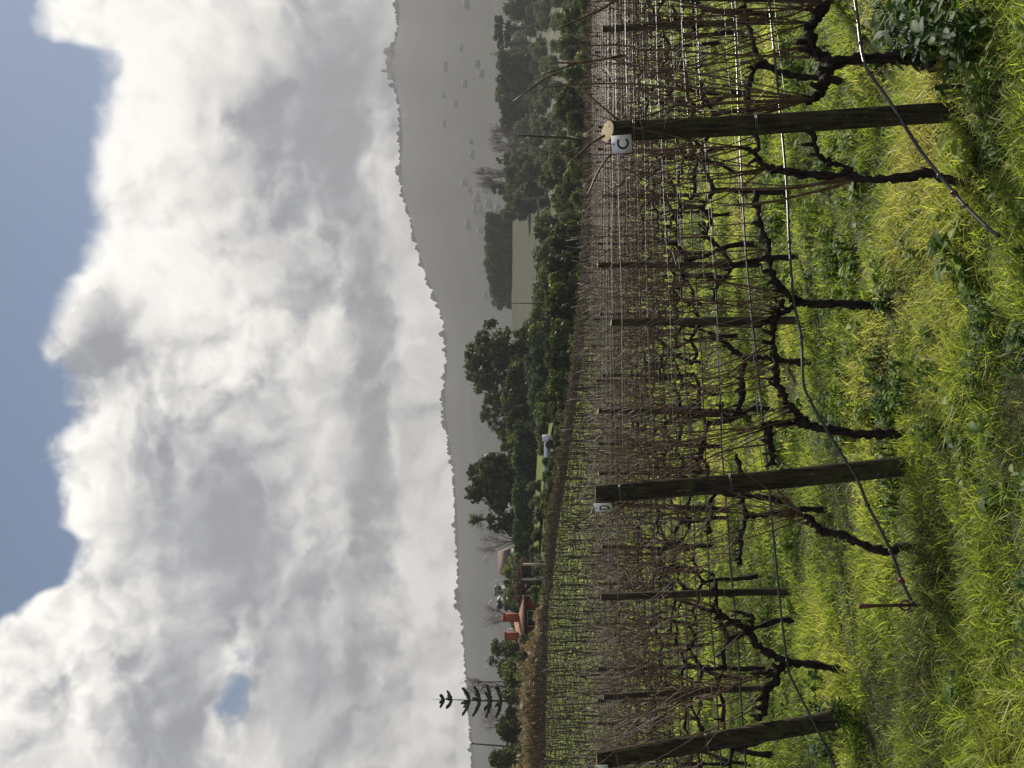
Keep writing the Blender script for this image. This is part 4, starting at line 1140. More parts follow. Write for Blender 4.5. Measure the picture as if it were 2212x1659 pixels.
place_tree('broad_tree', 'round', 655, 205, 1030, 56, 'euca', 'smaller tree joined to the right flank of the broad rusty one', q_=1.0)
place_tree('bare_tree', 'bare', 486, 210, 1040, 74, 'twig', 'leafless spreading tree left of the cabbage palm')
place_tree('bare_tree', 'bare', 325, 200, 1052, 54, 'twig', 'leafless tree behind the orange chimneys')
place_tree('bare_tree', 'bare', 172, 210, 1010, 42, 'twig', 'thin leafless tree behind the tiered araucaria')
place_tree('bare_tree', 'bare', 100, 200, 1045, 60, 'twig', 'leafless twiggy tree near the left edge above dark bushes')
place_tree('bushy_tree', 'round', 258, 185, 1052, 58, 'green', 'dense green tree left of the orange chimneys')
place_tree('bushy_tree', 'bush', 214, 190, 1045, 64, 'dark', 'small round crowned tree right of the araucaria')
place_tree('bushy_tree', 'wide', 80, 165, 1066, 78, 'dark', 'dark dense tree near the left edge behind the reeds')
place_tree('bushy_tree', 'round', 20, 160, 1048, 66, 'green', 'bright green tree at the left picture edge')
place_tree('bushy_tree', 'round', 115, 160, 1085, 46, 'dark', 'dark shrub tree under the araucaria, on its left')
place_tree('bushy_tree', 'wide', 190, 150, 1082, 90, 'green', 'olive green tree under the araucaria, on its right')
place_tree('bushy_tree', 'round', 352, 215, 1066, 34, 'green', 'small green tree beyond the red house roof')
place_tree('bushy_tree', 'round', 395, 220, 1066, 30, 'dark', 'small dark tree beyond the climber covered pergola')
for i_, (u, vt, w_, y) in enumerate([(610, 1135, 34, 160), (575, 1142, 34, 155), (545, 1150, 40, 150), (505, 1148, 40, 148), (470, 1138, 38, 152), (445, 1145, 44, 146), (425, 1150, 34, 140), (400, 1160, 30, 138), (660, 1176, 30, 142), (630, 1180, 34, 138), (590, 1175, 40, 136), (700, 1180, 26, 140), (560, 1168, 40, 134)]):
    place_tree('garden_shrub', 'bush', u, y, vt, w_, ['green', 'olive', 'euca'][i_ % 3], 'one of the garden shrubs round the lawn', 'shrub', 'garden shrubs round the lawn', q_=.7)
for i_ in range(15):
    u = 545 + i_ * 17 + rng.uniform(-4, 4)
    place_tree('garden_shrub', 'bush', u, 127 + rng.uniform(-3, 4), 1183 + max(0, u - 640) * .12 + rng.uniform(-3, 4), 30, ['dark', 'olive', 'euca'][i_ % 3], 'one of the dark shrubs below the pool wall', 'shrub', 'dark shrubs below the pool wall', q_=.7)
for i_ in range(9):
    u = 690 + i_ * 14
    place_tree('leafy_tree', 'bush', u, 160 + 3 * (i_ % 3), 1150 + 3 * (i_ % 2) + max(0, 750 - u) * .15, 40, ['green', 'dark'][i_ % 2], 'one of the bushes at the right end of the lawn', 'tree', 'bushes at the right end of the lawn', q_=.8)
place_tree('silver_shrub', 'bush', 436, 134, 1150, 44, 'olive', 'pale silvery shrub at the lower edge of the garden near the pergola', 'shrub')
for i_, (u, vt, w_, y) in enumerate([(270, 1118, 50, 126), (235, 1100, 60, 130), (200, 1108, 60, 128), (160, 1118, 50, 125), (120, 1115, 50, 126), (60, 1105, 50, 128)]):
    place_tree('garden_shrub', 'bush', u, y, vt, w_, ['green', 'euca'][i_ % 2], 'one of the shrubs crowding left of the red house', 'shrub', 'shrubs left of the red house', q_=1.0)

for i_, (u, vt, w_, y) in enumerate([(925, 1100, 52, 232), (895, 1088, 60, 226), (862, 1082, 60, 222), (828, 1080, 60, 220), (795, 1078, 60, 218), (762, 1082, 56, 214), (735, 1088, 50, 212), (948, 1112, 44, 230), (700, 1090, 50, 206), (670, 1086, 50, 204)]):
    place_tree('leafy_tree', 'wide', u, y, vt, w_ * 1.25, 'dark' if i_ % 2 else 'green', 'one of the dark trees filling the belt under the gum trees', 'tree', 'dark trees under the gum trees', q_=.9)
place_tree('garden_shrub', 'bush', 366, 127, 1142, 34, 'green', 'green shrub between the red house and the pergola', 'shrub')
place_tree('garden_shrub', 'bush', 383, 128, 1136, 34, 'green', 'tall green shrub hiding the right end wall of the red house', 'shrub')
place_tree('garden_shrub', 'bush', 345, 127.5, 1160, 26, 'olive', 'low pale shrub under the window of the red house', 'shrub')
place_tree('garden_shrub', 'bush', 288, 127, 1148, 34, 'green', 'green shrub against the left end wall of the red house', 'shrub')
# long clipped hedge above the lawn
hm = MB(); lob = []
for f in np.linspace(0, 1, 46):
    u = 735 + (340 - 735) * f; y = 190 - 14 * f; g0 = ground_at(u, y)
    for zz in (.18, .5, .8):
        top = 1.8 + tv(1108 + 4 * math.sin(f * 30)) * y; hh = top - g0.z
        lob.append((g0.x + rng.normal(0, .3), g0.y + rng.normal(0, .4), g0.z + hh * zz * .95, hh * .22))
crown_cloud(hm, lob, 15000, .26, 1.0, .5)
place_tree('bushy_tree', 'round', 530, 192, 1043, 66, 'dark', 'dark bushy tree under the spiky palm head')
t = thing('garden_hedge', ground_at(540, 183), 'long tall dark green hedge running above the lawn', 'hedge')
o = hm.build('hedge_leaves', M['hedge'], t); o.location = -ground_at(540, 183)
# araucaria
def araucaria(u, y, vtop):
    g0 = ground_at(u, y); h = 1.8 + tv(vtop) * y - g0.z; k_ = y / 2212
    t = thing('araucaria_tree', g0, 'tiered araucaria with upswept star branches standing above the reeds', 'tree')
    b = MB(); b.tube([(0, 0, -.3), (0, 0, h * .5), (.1, 0, h)], [.22, .13, .02], 8); b.build('trunk', M['branch'], t)
    for (v, half, rise, thick) in [(958, 13, 6, 1.4), (975, 20, 9, 2.0), (1014, 31, 14, 4.2), (1036, 34, 12, 5.0), (1060, 34, 11, 5.2), (1082, 36, 10, 5.0), (1104, 36, 9, 5.0)]:
        z = 1.8 + tv(v) * y - g0.z; cb = MB()
        for a_ in range(5):
            th = a_ * 2 * math.pi / 5 + v * .7; L = half * k_ * rng.uniform(.85, 1.1); R_ = rise * k_
            d = np.array([math.cos(th), math.sin(th), 0])
            P = np.array([d * L * f + np.array([0, 0, z + R_ * f ** 1.4]) for f in np.linspace(0, 1, 7)])
            cb.tube(P, np.linspace(.05, .02, 7), 4, .2)
            n_ = 520; f = rng.random(n_) ** .8; C = d * (L * f)[:, None] + np.stack([0 * f, 0 * f, z + R_ * f ** 1.4], -1)
            wd = 1.15 * thick * k_ * np.sin(np.clip(f * 1.05, 0, 1) * math.pi * .86 + .3) * .55
            sd = np.array([-d[1], d[0], 0]); C = C + sd * (wd * rng.uniform(-1, 1, n_))[:, None] + np.array([0, 0, 1]) * (wd * rng.uniform(-.9, .45, n_))[:, None]
            U_ = (d * .5 + rng.normal(0, .4, (n_, 3))) * .12; W_ = rng.normal(0, .07, (n_, 3)); cb.quads(C, U_, W_, rng.uniform(0, .8, n_))
        cb.build('branch_whorl', M['hedge'], t)
araucaria(143, 150, 932)
# cabbage palm beside the broad tree
g0 = ground_at(535, 195); t = thing('cabbage_palm', g0, 'spiky headed palm beside the broad rusty tree', 'palm')
h = 1.8 + tv(1034) * 195 - g0.z; b = MB(); b.tube([(0, 0, -.3), (.2, 0, h * .5), (0, 0, h)], [.3, .25, .2], 8); b.build('trunk', M['branch'], t)
b = MB()
for _ in range(170):
    th, e = rng.uniform(0, 6.28), rng.uniform(-.5, 1.4); L = rng.uniform(1.6, 2.9)
    d = np.array([math.cos(th) * math.cos(e), math.sin(th) * math.cos(e), math.sin(e)]); s_ = np.cross(d, [0, 0, 1.]); s_ /= np.linalg.norm(s_) + 1e-6
    c_ = np.array([0, 0, h]); V = [c_ - s_ * .07, c_ + s_ * .07, c_ + d * L * .6 + s_ * .12, c_ + d * L * .6 - s_ * .12, c_ + d * L + [0, 0, -.25]]
    b.add(V, [[0, 1, 2, 3]], [[3, 2, 4]], rng.uniform(.3, 1))
b.build('crown', M['hedge'], t)

# ------------------------------------------------------------------ dry reeds along the vineyard edge
M['deadweed'] = leafy('dead_weed', [(0, (0.035, 0.036, 0.018)), (.5, (0.062, 0.056, 0.030)), (1, (0.14, 0.115, 0.065))], .2, .85, .1, .2)
def reeds(name, label, u0, u1, ytop, ybase, vt, n, kind='stuff'):
    u = rng.uniform(u0, u1, n); y = rng.uniform(ybase, ytop, n); x = su(0) * 0 + (u - 829.5) / 2212 / (math.cos(PITCH)) * y
    z = gz(x, y); top = 1.8 + (np.interp(u + 14 * np.sin(u * .11) + 9 * np.sin(u * .31), [q_[0] for q_ in vt], [tv(q_[1]) for q_ in vt])) * y
    H = np.clip((top - z) * rng.uniform(.5, 1.06, n) * (.45 + .95 * fbm(u / 22 + 60, y * .3, 33, 3)), .25, 6); L = rng.normal(0, .12, (n, 2)) * H[:, None]
    w_ = .05 + .03 * rng.random(n); th = rng.uniform(0, 6.28, n); wx, wy = np.cos(th) * w_, np.sin(th) * w_
    V = np.stack([np.stack([x - wx, y - wy, z], -1), np.stack([x + wx, y + wy, z], -1), np.stack([x + L[:, 0] + wx * .6, y + L[:, 1] + wy * .6, z + H], -1), np.stack([x + L[:, 0] - wx * .6, y + L[:, 1] - wy * .6, z + H], -1)], 1).reshape(-1, 3)
    tint = np.clip(rng.normal(.3, .18, n), 0, 1); tn = np.stack([tint - .1, tint - .1, tint + .15, tint + .15], 1).ravel()
    # plumes
    m_ = rng.random(n) < .35; k_ = m_.sum(); c_ = np.stack([x[m_] + L[m_, 0], y[m_] + L[m_, 1], z[m_] + H[m_]], -1)
    mb = MB(); mb.add(V, np.arange(4 * n).reshape(n, 4), a=np.clip(tn, 0, 1)); mb.quads(c_, rng.normal(0, .10, (k_, 3)), rng.normal(0, .12, (k_, 3)), rng.uniform(.6, 1, k_))
    return tag(mb.build(name, M['reed'] if u0 < 0 else M['deadweed']), label, 'reeds', kind=kind)
reeds('dry_reeds', 'tall brown dry reeds with pale plumes along the far left edge of the vineyard', -260, 372, 121, 113, [(-260, 1118), (0, 1118), (60, 1130), (150, 1122), (230, 1128), (270, 1150), (300, 1158), (372, 1168)], 9000)
for i_ in range(26):
    u = 380 + i_ * 42 + rng.uniform(-14, 14); vb = np.interp(u, [372, 600, 840, 1000, 1200, 1500], [1182, 1205, 1240, 1262, 1278, 1288])
    place_tree('bank_shrub', 'bush', u, 121, vb - rng.uniform(12, 26), rng.uniform(26, 46), ['green', 'olive', 'dark', 'euca'][i_ % 4], 'one of the low shrubs on the bank at the vineyard edge', 'shrub', 'low shrubs on the bank', q_=.6)
reeds('dry_weeds', 'low brown dead weeds on the bank at the far edge of the vineyard', 372, 1500, 118, 111, [(372, 1180), (480, 1176), (600, 1192), (700, 1212), (840, 1232), (1000, 1252), (1200, 1272), (1500, 1284)], 9000)

# ------------------------------------------------------------------ red house
Yh = 130.0; k_ = Yh / 2212
def hp(u, v, dy=0.0): return at(u, v, Yh) + Vector((0, dy, 0))
M['redwall'] = simple('red_plaster', (0.12, 0.028, 0.022), (0.17, 0.042, 0.032), 1.5, .9, .2)
M['chim'] = simple('orange_plaster', (0.19, 0.052, 0.030), (0.25, 0.075, 0.042), 2, .9, .2)
M['tile'] = simple('clay_tile', (0.20, 0.095, 0.065), (0.36, 0.21, 0.15), 3, .9, .2)
M['tiledark'] = simple('tile_gap', (0.06, 0.03, 0.022), (0.09, 0.045, 0.03), 3, .95, .1)
M['cream'] = simple('cream_paint', (0.32, 0.27, 0.20), (0.42, 0.36, 0.28), 2, .8, .3)
M['glass'] = simple('dark_glass', (0.015, 0.022, 0.026), (0.03, 0.04, 0.045), 1, .08, .6)
M['gutter'] = simple('brown_gutter', (0.06, 0.035, 0.028), (0.09, 0.05, 0.04), 4, .6, .3)
house = thing('red_house', hp(330, 1169), 'low dark red house with ribbed tile roof and a cream framed window', 'house')
O = house.location.copy()
def hb(name, mat, boxes, parent=house):
    b = MB()
    for c_, d in boxes: b.box(Vector(c_) - O if parent is house else c_, d)
    return b.build(name, M[mat], parent)
g0z = hp(330, 1169).z - 1.2
x0, x1 = hp(232, 1150).x, hp(358, 1150).x
ze = hp(330, 1134).z
wxa, wxb, wza, wzb = hp(307, 1150).x, hp(339, 1150).x, hp(320, 1165).z, hp(320, 1141).z
# front wall with a real opening
bx = []
def span(a, b, c_, d, y, th, zc=None): return (((a + b) / 2, y + th / 2, (c_ + d) / 2), (abs(b - a), th, abs(d - c_)))
bx += [span(x0, wxa, g0z, ze, Yh, .3), span(wxb, x1, g0z, ze, Yh, .3), span(wxa, wxb, g0z, wza, Yh, .3), span(wxa, wxb, wzb, ze, Yh, .3)]
bx += [(((x0 + .15), Yh + 4.3, (g0z + ze) / 2), (.3, 8, ze - g0z)), ((x1 - .15, Yh + 4.3, (g0z + ze) / 2), (.3, 8, ze - g0z)), (((x0 + x1) / 2, Yh + 8.45, (g0z + ze) / 2), (x1 - x0, .3, ze - g0z))]
hb('wall', 'redwall', bx)
fw = .12
win = hb('window', 'cream', [span(wxa - .1, wxb + .1, wzb, wzb + fw, Yh - .05, .2), span(wxa - .1, wxb + .1, wza - fw, wza, Yh - .08, .26), span(wxa - .1, wxa, wza, wzb, Yh - .05, .2), span(wxb, wxb + .1, wza, wzb, Yh - .05, .2), span((wxa + wxb) / 2 - .04, (wxa + wxb) / 2 + .04, wza, wzb, Yh + .05, .06)])
b = MB(); b.box((((wxa + wxb) / 2, Yh + .13, (wza + wzb) / 2) - np.array(O)), (wxb - wxa, .03, wzb - wza)); b.build('pane', M['glass'], win)
hb('gutter', 'gutter', [span(x0 - .5, x1 + .6, ze - .04, ze + .14, Yh - .75, .16), span(x0 - .4, x1 + .5, ze - .10, ze - .06, Yh - .6, .6)])
# hipped roof with tile ribs
def roof(parent, mb_t, mb_d, A, B, C_, D_, n_):
    A, B, C_, D_ = [np.array(q_, float) for q_ in (A, B, C_, D_)]      # eave A->B, top D->C
    nrm = np.cross(B - A, D_ - A); nrm /= np.linalg.norm(nrm)
    if nrm[2] < 0: nrm = -nrm
    mb_d.add([A, B, C_, D_], [[0, 1, 2, 3]])
    for i_ in range(n_):
        f = (i_ + .5) / n_; p = A + (B - A) * f
        # ribs run up the slope, clipped by the hips
        up_ = (D_ - A) + (C_ - D_) * 0; ux = (B - A) / np.linalg.norm(B - A); upd = np.cross(nrm, ux); upd = upd if upd[2] > 0 else -upd
        w_ = np.linalg.norm(B - A); s_ = f * w_; da = (D_ - A) @ ux; dbb = w_ - (C_ - A) @ ux; H = (D_ - A) @ upd
        L = H * min(1, s_ / max(da, 1e-3) if da > 0 else 1, (w_ - s_) / max(dbb, 1e-3) if dbb > 0 else 1)
        if L < .2: continue
        mb_t.tube([p + nrm * .03, p + upd * L * .5 + nrm * .035, p + upd * L + nrm * .03], .085, 6)
rt, rd_ = MB(), MB()
zr = hp(300, 1113).z
ex0, ex1, ey0, ey1 = x0 - .5, x1 + .6, Yh - .6, Yh + 9.2
rx0, rx1, ry = x0 + 3.2, x1 - 3.8, Yh + 4.2
rel = lambda p: np.array(p, float) - np.array(O)
zt = ze + .12
roof(house, rt, rd_, rel((ex0, ey0, zt)), rel((ex1, ey0, zt)), rel((rx1, ry, zr)), rel((rx0, ry, zr)), 30)
roof(house, rt, rd_, rel((ex1, ey0, zt)), rel((ex1, ey1, zt)), rel((rx1, ry, zr)), rel((rx1, ry + .01, zr)), 32)
roof(house, rt, rd_, rel((ex1, ey1, zt)), rel((ex0, ey1, zt)), rel((rx0, ry + .01, zr)), rel((rx1, ry + .01, zr)), 30)
roof(house, rt, rd_, rel((ex0, ey1, zt)), rel((ex0, ey0, zt)), rel((rx0, ry, zr)), rel((rx0, ry + .01, zr)), 32)
rf = rd_.build('roof', M['tiledark'], house); rt.build('roof_tiles', M['tile'], rf, smooth=True)
for (ua, ub, va, vb, capd) in [(317, 333, 1089, 1124, 1), (277, 293, 1092, 1128, 0)]:
    a, c_ = at(ua, va, Yh + 2.4), at(ub, vb, Yh + 2.4)
    ch = MB(); ch.box(rel(((a.x + c_.x) / 2, Yh + 2.4, (a.z + c_.z) / 2 - .15)), (c_.x - a.x, .7, a.z - c_.z + .3))
    o = ch.build('chimney', M['chim'], house)
    cp = MB(); mx_, w_ = (a.x + c_.x) / 2, (c_.x - a.x) / 2 + .08
    q_ = rel((mx_, Yh + 2.4, a.z))
    cp.box(q_ + [0, 0, .06], (2 * w_, .9, .12))
    if capd: cp.add([q_ + [-w_ * .7, -.3, .12], q_ + [w_ * .7, -.3, .12], q_ + [w_ * .7, .3, .12], q_ + [-w_ * .7, .3, .12], q_ + [0, 0, .42]], T=[[0, 1, 4], [1, 2, 4], [2, 3, 4], [3, 0, 4]])
    cp.build('chimney_cap', M['chim' if capd else 'tile'], o)
# lower wing roof going left
lw = thing('house_wing', hp(262, 1165), 'lower tiled wing attached left of the red house', 'house'); O2 = lw.location.copy(); rel2 = lambda p: np.array(p, float) - np.array(O2)
xa, xb = hp(222, 1150).x, hp(278, 1150).x; zc, zd = at(250, 1122, Yh + 5).z, at(250, 1106, Yh + 5).z
rt, rd_ = MB(), MB(); roof(lw, rt, rd_, rel2((xa - .4, Yh + 9.3, zc)), rel2((xb, Yh + 9.3, zc)), rel2((xb - .6, Yh + 13, zd)), rel2((xa + 2, Yh + 13, zd)), 16)
roof(lw, rt, rd_, rel2((xb, Yh + 16.7, zc)), rel2((xa - .4, Yh + 16.7, zc)), rel2((xa + 2, Yh + 13, zd)), rel2((xb - .6, Yh + 13, zd)), 16)
r_ = rd_.build('roof', M['tiledark'], lw); rt.build('roof_tiles', M['tile'], r_, smooth=True)
b = MB(); b.box(rel2(((xa + xb) / 2, Yh + 13, (zc + g0z) / 2)), (xb - xa - .4, 6.6, zc - g0z)); b.build('wall', M['redwall'], lw)

# pergola with brown climber
pg = thing('garden_pergola', hp(398, 1160, 3), 'cream post pergola covered by a brown leafless climber right of the red house', 'pergola'); O3 = pg.location.copy()
gzp = gp(O3.x, O3.y) - .3
for (u, yy) in [(372, 132), (408, 132), (440, 132), (372, 136), (408, 136), (440, 136)]:
    p = at(u, 1128, yy); b = MB(); b.box(Vector((p.x, yy, (p.z + gzp) / 2)) - O3, (.28, .28, p.z - gzp)); b.build('post', M['cream'], pg)
for yy in (132, 136):
    a, c_ = at(362, 1128, yy), at(448, 1128, yy); b = MB(); b.box(Vector(((a.x + c_.x) / 2, yy, a.z + .1)) - O3, (c_.x - a.x, .2, .2)); b.build('beam', M['gutter'], pg)
b = MB(); C = []
for f in np.linspace(0, 1, 22):
    u = 362 + 84 * f; p = at(u, 1122 + 3 * math.sin(f * 9) + max(0, (f - .85)) * 60, 134 + rng.normal(0, 1)); C.append((*(p - O3), .5 + .25 * rng.random()))
M['climber'] = leafy('brown_climber', [(0, (0.07, 0.045, 0.035)), (.6, (0.13, 0.085, 0.07)), (1, (0.2, 0.14, 0.11))], .1, .9, .1)
crown_cloud(b, C, 3800, .10, 1, .2)
for _ in range(160):
    q_ = C[rng.integers(len(C))]; P = cane_pts(np.array(q_[:3]), rng.normal(0, 1, 3), rng.uniform(.8, 1.8), 4, .4, -.2); b.tube(P, .025, 3)
b.build('climber', M['climber'], pg)

place_tree('bushy_tree', 'round', 152, 146, 1078, 50, 'green', 'green tree hiding the lower trunk of the araucaria')
place_tree('bushy_tree', 'bush', 440, 200, 1088, 80, 'green', 'low leafy tree covering the wall of the pink roofed farmhouse')
place_tree('bushy_tree', 'bush', 378, 190, 1078, 60, 'green', 'low green tree between the pergola and the pale cottages')
place_tree('bushy_tree', 'bush', 300, 150, 1090, 40, 'green', 'green tree showing between the two orange chimneys')
# swimming pool wall, lawn sheet
M['pale'] = simple('pale_render', (0.50, 0.51, 0.54), (0.62, 0.63, 0.66), 1, .8, .3)
M['blue'] = simple('blue_cover', (0.20, 0.30, 0.42), (0.30, 0.40, 0.52), 1, .4, .4)
M['lawn'] = simple('lawn_green', (0.065, 0.085, 0.018), (0.12, 0.145, 0.028), .6, .9, .1)
pool = thing('garden_pool', at(655, 1178, 150), 'long raised pale garden pool wall with a blue strip and an end block', 'pool'); O4 = pool.location.copy()
a, c_ = at(597, 1178, 150), at(712, 1175, 150); b = MB()
b.box(Vector(((a.x + c_.x) / 2, 150.6, a.z - .15)) - O4, (c_.x - a.x, .5, .7)); b.build('pool_wall', M['pale'], pool)
b = MB(); b.box(Vector(((a.x + c_.x) / 2 - .2, 150.1, a.z - .28)) - O4, (c_.x - a.x - .9, .3, .34)); b.build('pool_cover', M['blue'], pool)
a, c_ = at(706, 1183, 149.6), at(719, 1171, 149.6); b = MB(); b.box(Vector(((a.x + c_.x) / 2, 150.0, (a.z + c_.z) / 2 - .4)) - O4, (c_.x - a.x, 1.1, c_.z - a.z + .8)); b.build('pump_block', M['pale'], pool)
# lawn and tan field laid just above the ground
def patch(name, us, ys_, mat, lift):
    U_, Y_ = np.meshgrid(us, ys_); X_ = (U_ - 829.5) / 2212 * Y_; Z_ = gz(X_, Y_) + lift
    n_ = len(us); i2 = np.arange(len(ys_) - 1)[:, None] * n_; j = np.arange(n_ - 1)[None, :]
    Q = np.stack([i2 + j, i2 + j + 1, i2 + n_ + j + 1, i2 + n_ + j], -1).reshape(-1, 4)
    return tag(link(name, mesh_np(name, np.stack([X_, Y_, Z_], -1).reshape(-1, 3), Q, mat, smooth=True)), None, None, kind='structure')
patch('lawn', np.linspace(430, 745, 40), np.linspace(150, 180, 20), M['lawn'], .35)
mt, nt, q = ntree('tan_field'); co = objco(nt)
st = q.m('SINE', q.m('MULTIPLY', q.sep(q.v('ADD', q.v('MULTIPLY', co, (1, .55, 0)), q.v('SCALE', q.noise(co, .01, 2, .5, out=1), 6)))[0], 3.2))
c = q.mix(q.rng(q.m('ADD', q.m('MULTIPLY', st, .12), q.noise(co, .09, 6, .75)), .35, .75), (0.034, 0.037, 0.021, 1), (0.062, 0.063, 0.036, 1))
out(nt, prin(nt, q, c, .95, .1)); M['tan'] = mt
Uf = np.linspace(0, 1, 50); Yf = np.linspace(405, 600, 24)
X_ = np.array([[((880 + (y_ - 405) * .06 + f * (1205 + (y_ - 405) * .12 - 880 - (y_ - 405) * .06)) - 829.5) / 2212 * y_ for f in Uf] for y_ in Yf]); Y_ = np.repeat(Yf[:, None], 50, 1)
n_ = 50; i2 = np.arange(23)[:, None] * n_; j = np.arange(n_ - 1)[None, :]
tag(link('field', mesh_np('field', np.stack([X_, Y_, gz(X_, Y_) + .5], -1).reshape(-1, 3), np.stack([i2 + j, i2 + j + 1, i2 + n_ + j + 1, i2 + n_ + j], -1).reshape(-1, 4), M['tan'], smooth=True)), None, None, kind='structure')

# poles
def pole(u0, v0, u1, v1, y, r, label, arm=None, base_ground=True):
    p1 = at(u1, v1, y); p0 = at(u0, v0, y); d = p0 - p1
    g0 = gp(p0.x, y); p0 = p1 + d * ((p1.z - g0 + .3) / max(.1, p1.z - p0.z))
    t = thing('utility_pole', p0, label, 'pole'); b = MB(); b.tube([(0, 0, 0), (p1 - p0) * .5, p1 - p0], [r, r * .9, r * .8], 10); b.build('shaft', M['post'], t, smooth=True)
    if arm:
        b = MB(); q_ = p1 - p0 - Vector((0, 0, arm * .3)); b.box(q_, (arm, .12, .12)); b.build('crossarm', M['post'], t)
pole(1358, 1280, 1367, 1120, 62, .085, 'dark leaning wooden pole standing behind the post marked C')
pole(1004, 1175, 1004, 1102, 225, .13, 'thin dark pole in front of the left part of the tan field')
pole(186, 1085, 186, 1030, 180, .12, 'thin pole with a short crossarm just right of the araucaria', .9)
pole(48, 1080, 53, 1018, 170, .16, 'slightly leaning dark pole near the left picture edge', .5)

# farther houses beyond the hedge
M['pinkroof'] = simple('faded_tile', (0.12, 0.085, 0.07), (0.24, 0.175, 0.15), 2.5, .9, .2)
M['offwhite'] = simple('off_white_wall', (0.18, 0.175, 0.165), (0.28, 0.27, 0.25), .3, .9, .2)
def cottage(name, u0, u1, vr, ve, y, label, roofmat='pinkroof', wallh=3.0, group=None, wallmat='offwhite', windows=2):
    a, c_ = at(u0, ve, y), at(u1, ve, y); zr_ = 1.8 + tv(vr) * y; w_ = c_.x - a.x; dp = max(5, w_ * .7)
    base = Vector(((a.x + c_.x) / 2, y, a.z - wallh)); t = thing(name, base, label, 'house', group)
    b = MB(); b.box((0, dp / 2, wallh / 2 - 2), (w_, dp, wallh + 4)); b.build('wall', M[wallmat], t)
    b = MB(); e = .4; H = zr_ - a.z
    b.add([(-w_ / 2 - e, -e, wallh), (w_ / 2 + e, -e, wallh), (w_ / 2 + e, dp + e, wallh), (-w_ / 2 - e, dp + e, wallh), (-w_ / 2 + w_ * .05, dp / 2, wallh + H), (w_ / 2 - w_ * .05, dp / 2, wallh + H)],
          [[0, 1, 5, 4], [2, 3, 4, 5], [0, 3, 2, 1]], [[1, 2, 5], [3, 0, 4]]); b.build('roof', M[roofmat], t)
    for i_ in range(windows):
        b = MB(); x = -w_ / 2 + w_ * (i_ + .5) / windows; b.box((x, -.03, wallh * .55), (w_ / windows * .35, .08, wallh * .4)); b.build('window', M['glass'], t)
    return t
cottage('farmhouse', 414, 466, 1074, 1098, 240, 'farmhouse with a faded pink tiled roof behind the leafless tree', wallh=3.5)
cottage('white_cottage', 372, 386, 1066, 1069, 260, 'small pale flat roofed house beyond the pergola, right one', roofmat='offwhite', wallh=3, windows=1)
cottage('white_cottage', 344, 360, 1072, 1076, 250, 'small grey roofed house seen between chimney and hedge', roofmat='pale', wallh=3, windows=1)
# houses scattered on the hazy slope
M['dull'] = simple('weathered_roof', (0.17, 0.17, 0.165), (0.25, 0.245, 0.235), .3, .95, .1)
for k_i in range(48):
    z_ = rng.random()
    if z_ < .45: u, yy = rng.uniform(1000, 1330), rng.uniform(1500, 2050)
    elif z_ < .8: u, yy = rng.uniform(0, 720), rng.uniform(1450, 2300)
    else: u, yy = rng.uniform(1330, 1659), rng.uniform(1700, 2300)
    p = hill_pt(u, yy); 
    w_ = rng.uniform(7, 20); hh = rng.uniform(3, 7)
    t = thing('hill_house', p, 'one of the pale little houses half lost in haze on the far hillside', 'house', 'pale houses on the hazy hillside')
    b = MB(); b.box((0, 0, hh / 2 - 4), (w_, 10, hh + 8)); b.build('wall', M['dull'], t)
    b = MB(); b.add([(-w_ / 2 - .5, -5.5, hh), (w_ / 2 + .5, -5.5, hh), (w_ / 2 + .5, 5.5, hh), (-w_ / 2 - .5, 5.5, hh), (-w_ * .3, 0, hh + 2.6), (w_ * .3, 0, hh + 2.6)], [[0, 1, 5, 4], [2, 3, 4, 5], [0, 3, 2, 1]], [[1, 2, 5], [3, 0, 4]])
    b.build('roof', M['dull'], t)

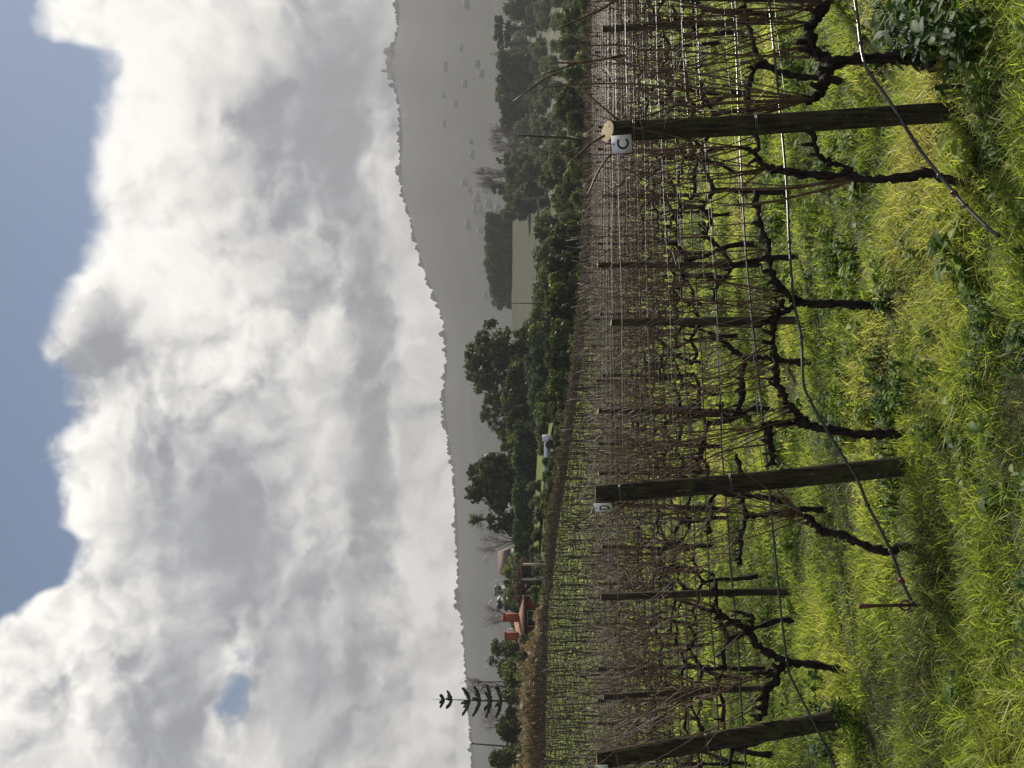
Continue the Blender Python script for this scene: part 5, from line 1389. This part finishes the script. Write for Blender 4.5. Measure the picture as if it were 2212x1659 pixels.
# palace on the crest
M['stone'] = simple('palace_stone', (0.20, 0.17, 0.14), (0.30, 0.26, 0.21), .2, .9, .2)
Yp = 2980.0
base = at(1518, 850, Yp); t = thing('hilltop_palace', base, 'domed and towered palace in silhouette on the highest point of the hill', 'palace')
def pb(name, u0, u1, v0, dome=0, pin=0, dep=30, dy=0):
    a, c_ = at(u0, v0, Yp) - base, at(u1, v0, Yp) - base; b = MB(); b.box(((a.x + c_.x) / 2, dy, (a.z - 40) / 2), (c_.x - a.x, dep, a.z + 40))
    r = (c_.x - a.x) / 2; cx = (a.x + c_.x) / 2
    n_ = max(3, int((c_.x - a.x) / 5))
    for i_ in range(n_):
        b.box((a.x + (i_ + .5) * 2 * r / n_, dy, a.z + 1.0), (2 * r / n_ * .5, dep * .9, 2.0))
    if dome:
        P = [(cx, dy, a.z + dome * f) for f in (0, .35, .65, .85, 1, 1.35)]; b.tube(P, [r * .95, r * .9, r * .68, r * .42, r * .12, r * .03], 14)
    if pin: b.tube([(cx, dy, a.z), (cx, dy, a.z + pin)], [r * .5, r * .2], 8)
    b.build(name, M['stone'], t)
pb('main_wing', 1489, 1548, 842); pb('upper_wing', 1500, 1540, 837.5, dep=22)
pb('round_tower', 1541, 1552, 833, dome=7); pb('clock_tower', 1503.5, 1508.5, 826, pin=6, dep=8)
pb('corner_tower', 1487, 1491, 838, dep=10); pb('low_tower', 1520, 1525, 834, dome=2, dep=10); pb('chapel', 1527, 1532, 834.5, dome=2.5, dep=10)
# mast on the skyline
p = at(1387, 868, 2990); t = thing('radio_mast', p, 'very thin radio mast standing on the skyline left of the palace', 'mast'); b = MB(); b.tube([(0, 0, -10), (0, 0, 34)], [.9, .5], 6); b.build('mast_shaft', M['stone'], t)
for i_, u in enumerate([]): pass

# ------------------------------------------------------------------ air
hz_ = MB(); zb = -160.0; zt_ = float(Vh[..., 2].max()) + 60
zb = float(min(Vh[..., 2].min(), Zg.min())) - 1.5
hz_.box((0, 1760, (zb + zt_) / 2), (11000, 4400, zt_ - zb))
HAZE_DENS = 2.5e-4
mt = bpy.data.materials.new('air'); mt.use_nodes = True; nt = mt.node_tree; nt.nodes.clear()
v_ = nt.nodes.new('ShaderNodeVolumePrincipled'); v_.inputs['Color'].default_value = (0.44, 0.445, 0.465, 1); v_.inputs['Density'].default_value = HAZE_DENS; v_.inputs['Anisotropy'].default_value = 0.1
o_ = nt.nodes.new('ShaderNodeOutputMaterial'); nt.links.new(v_.outputs[0], o_.inputs['Volume'])
h_ = hz_.build('haze', mt); tag(h_, 'thin grey haze filling the air over the valley and hill', 'haze', kind='stuff')

for gname, lst in GRP.items():
    lst.sort(key=lambda q_: -q_[0])
    for k_i, (u_, lab, t) in enumerate(lst):
        t['label'] = lab.replace('one of the', ordn(k_i) + ' from the right of the')
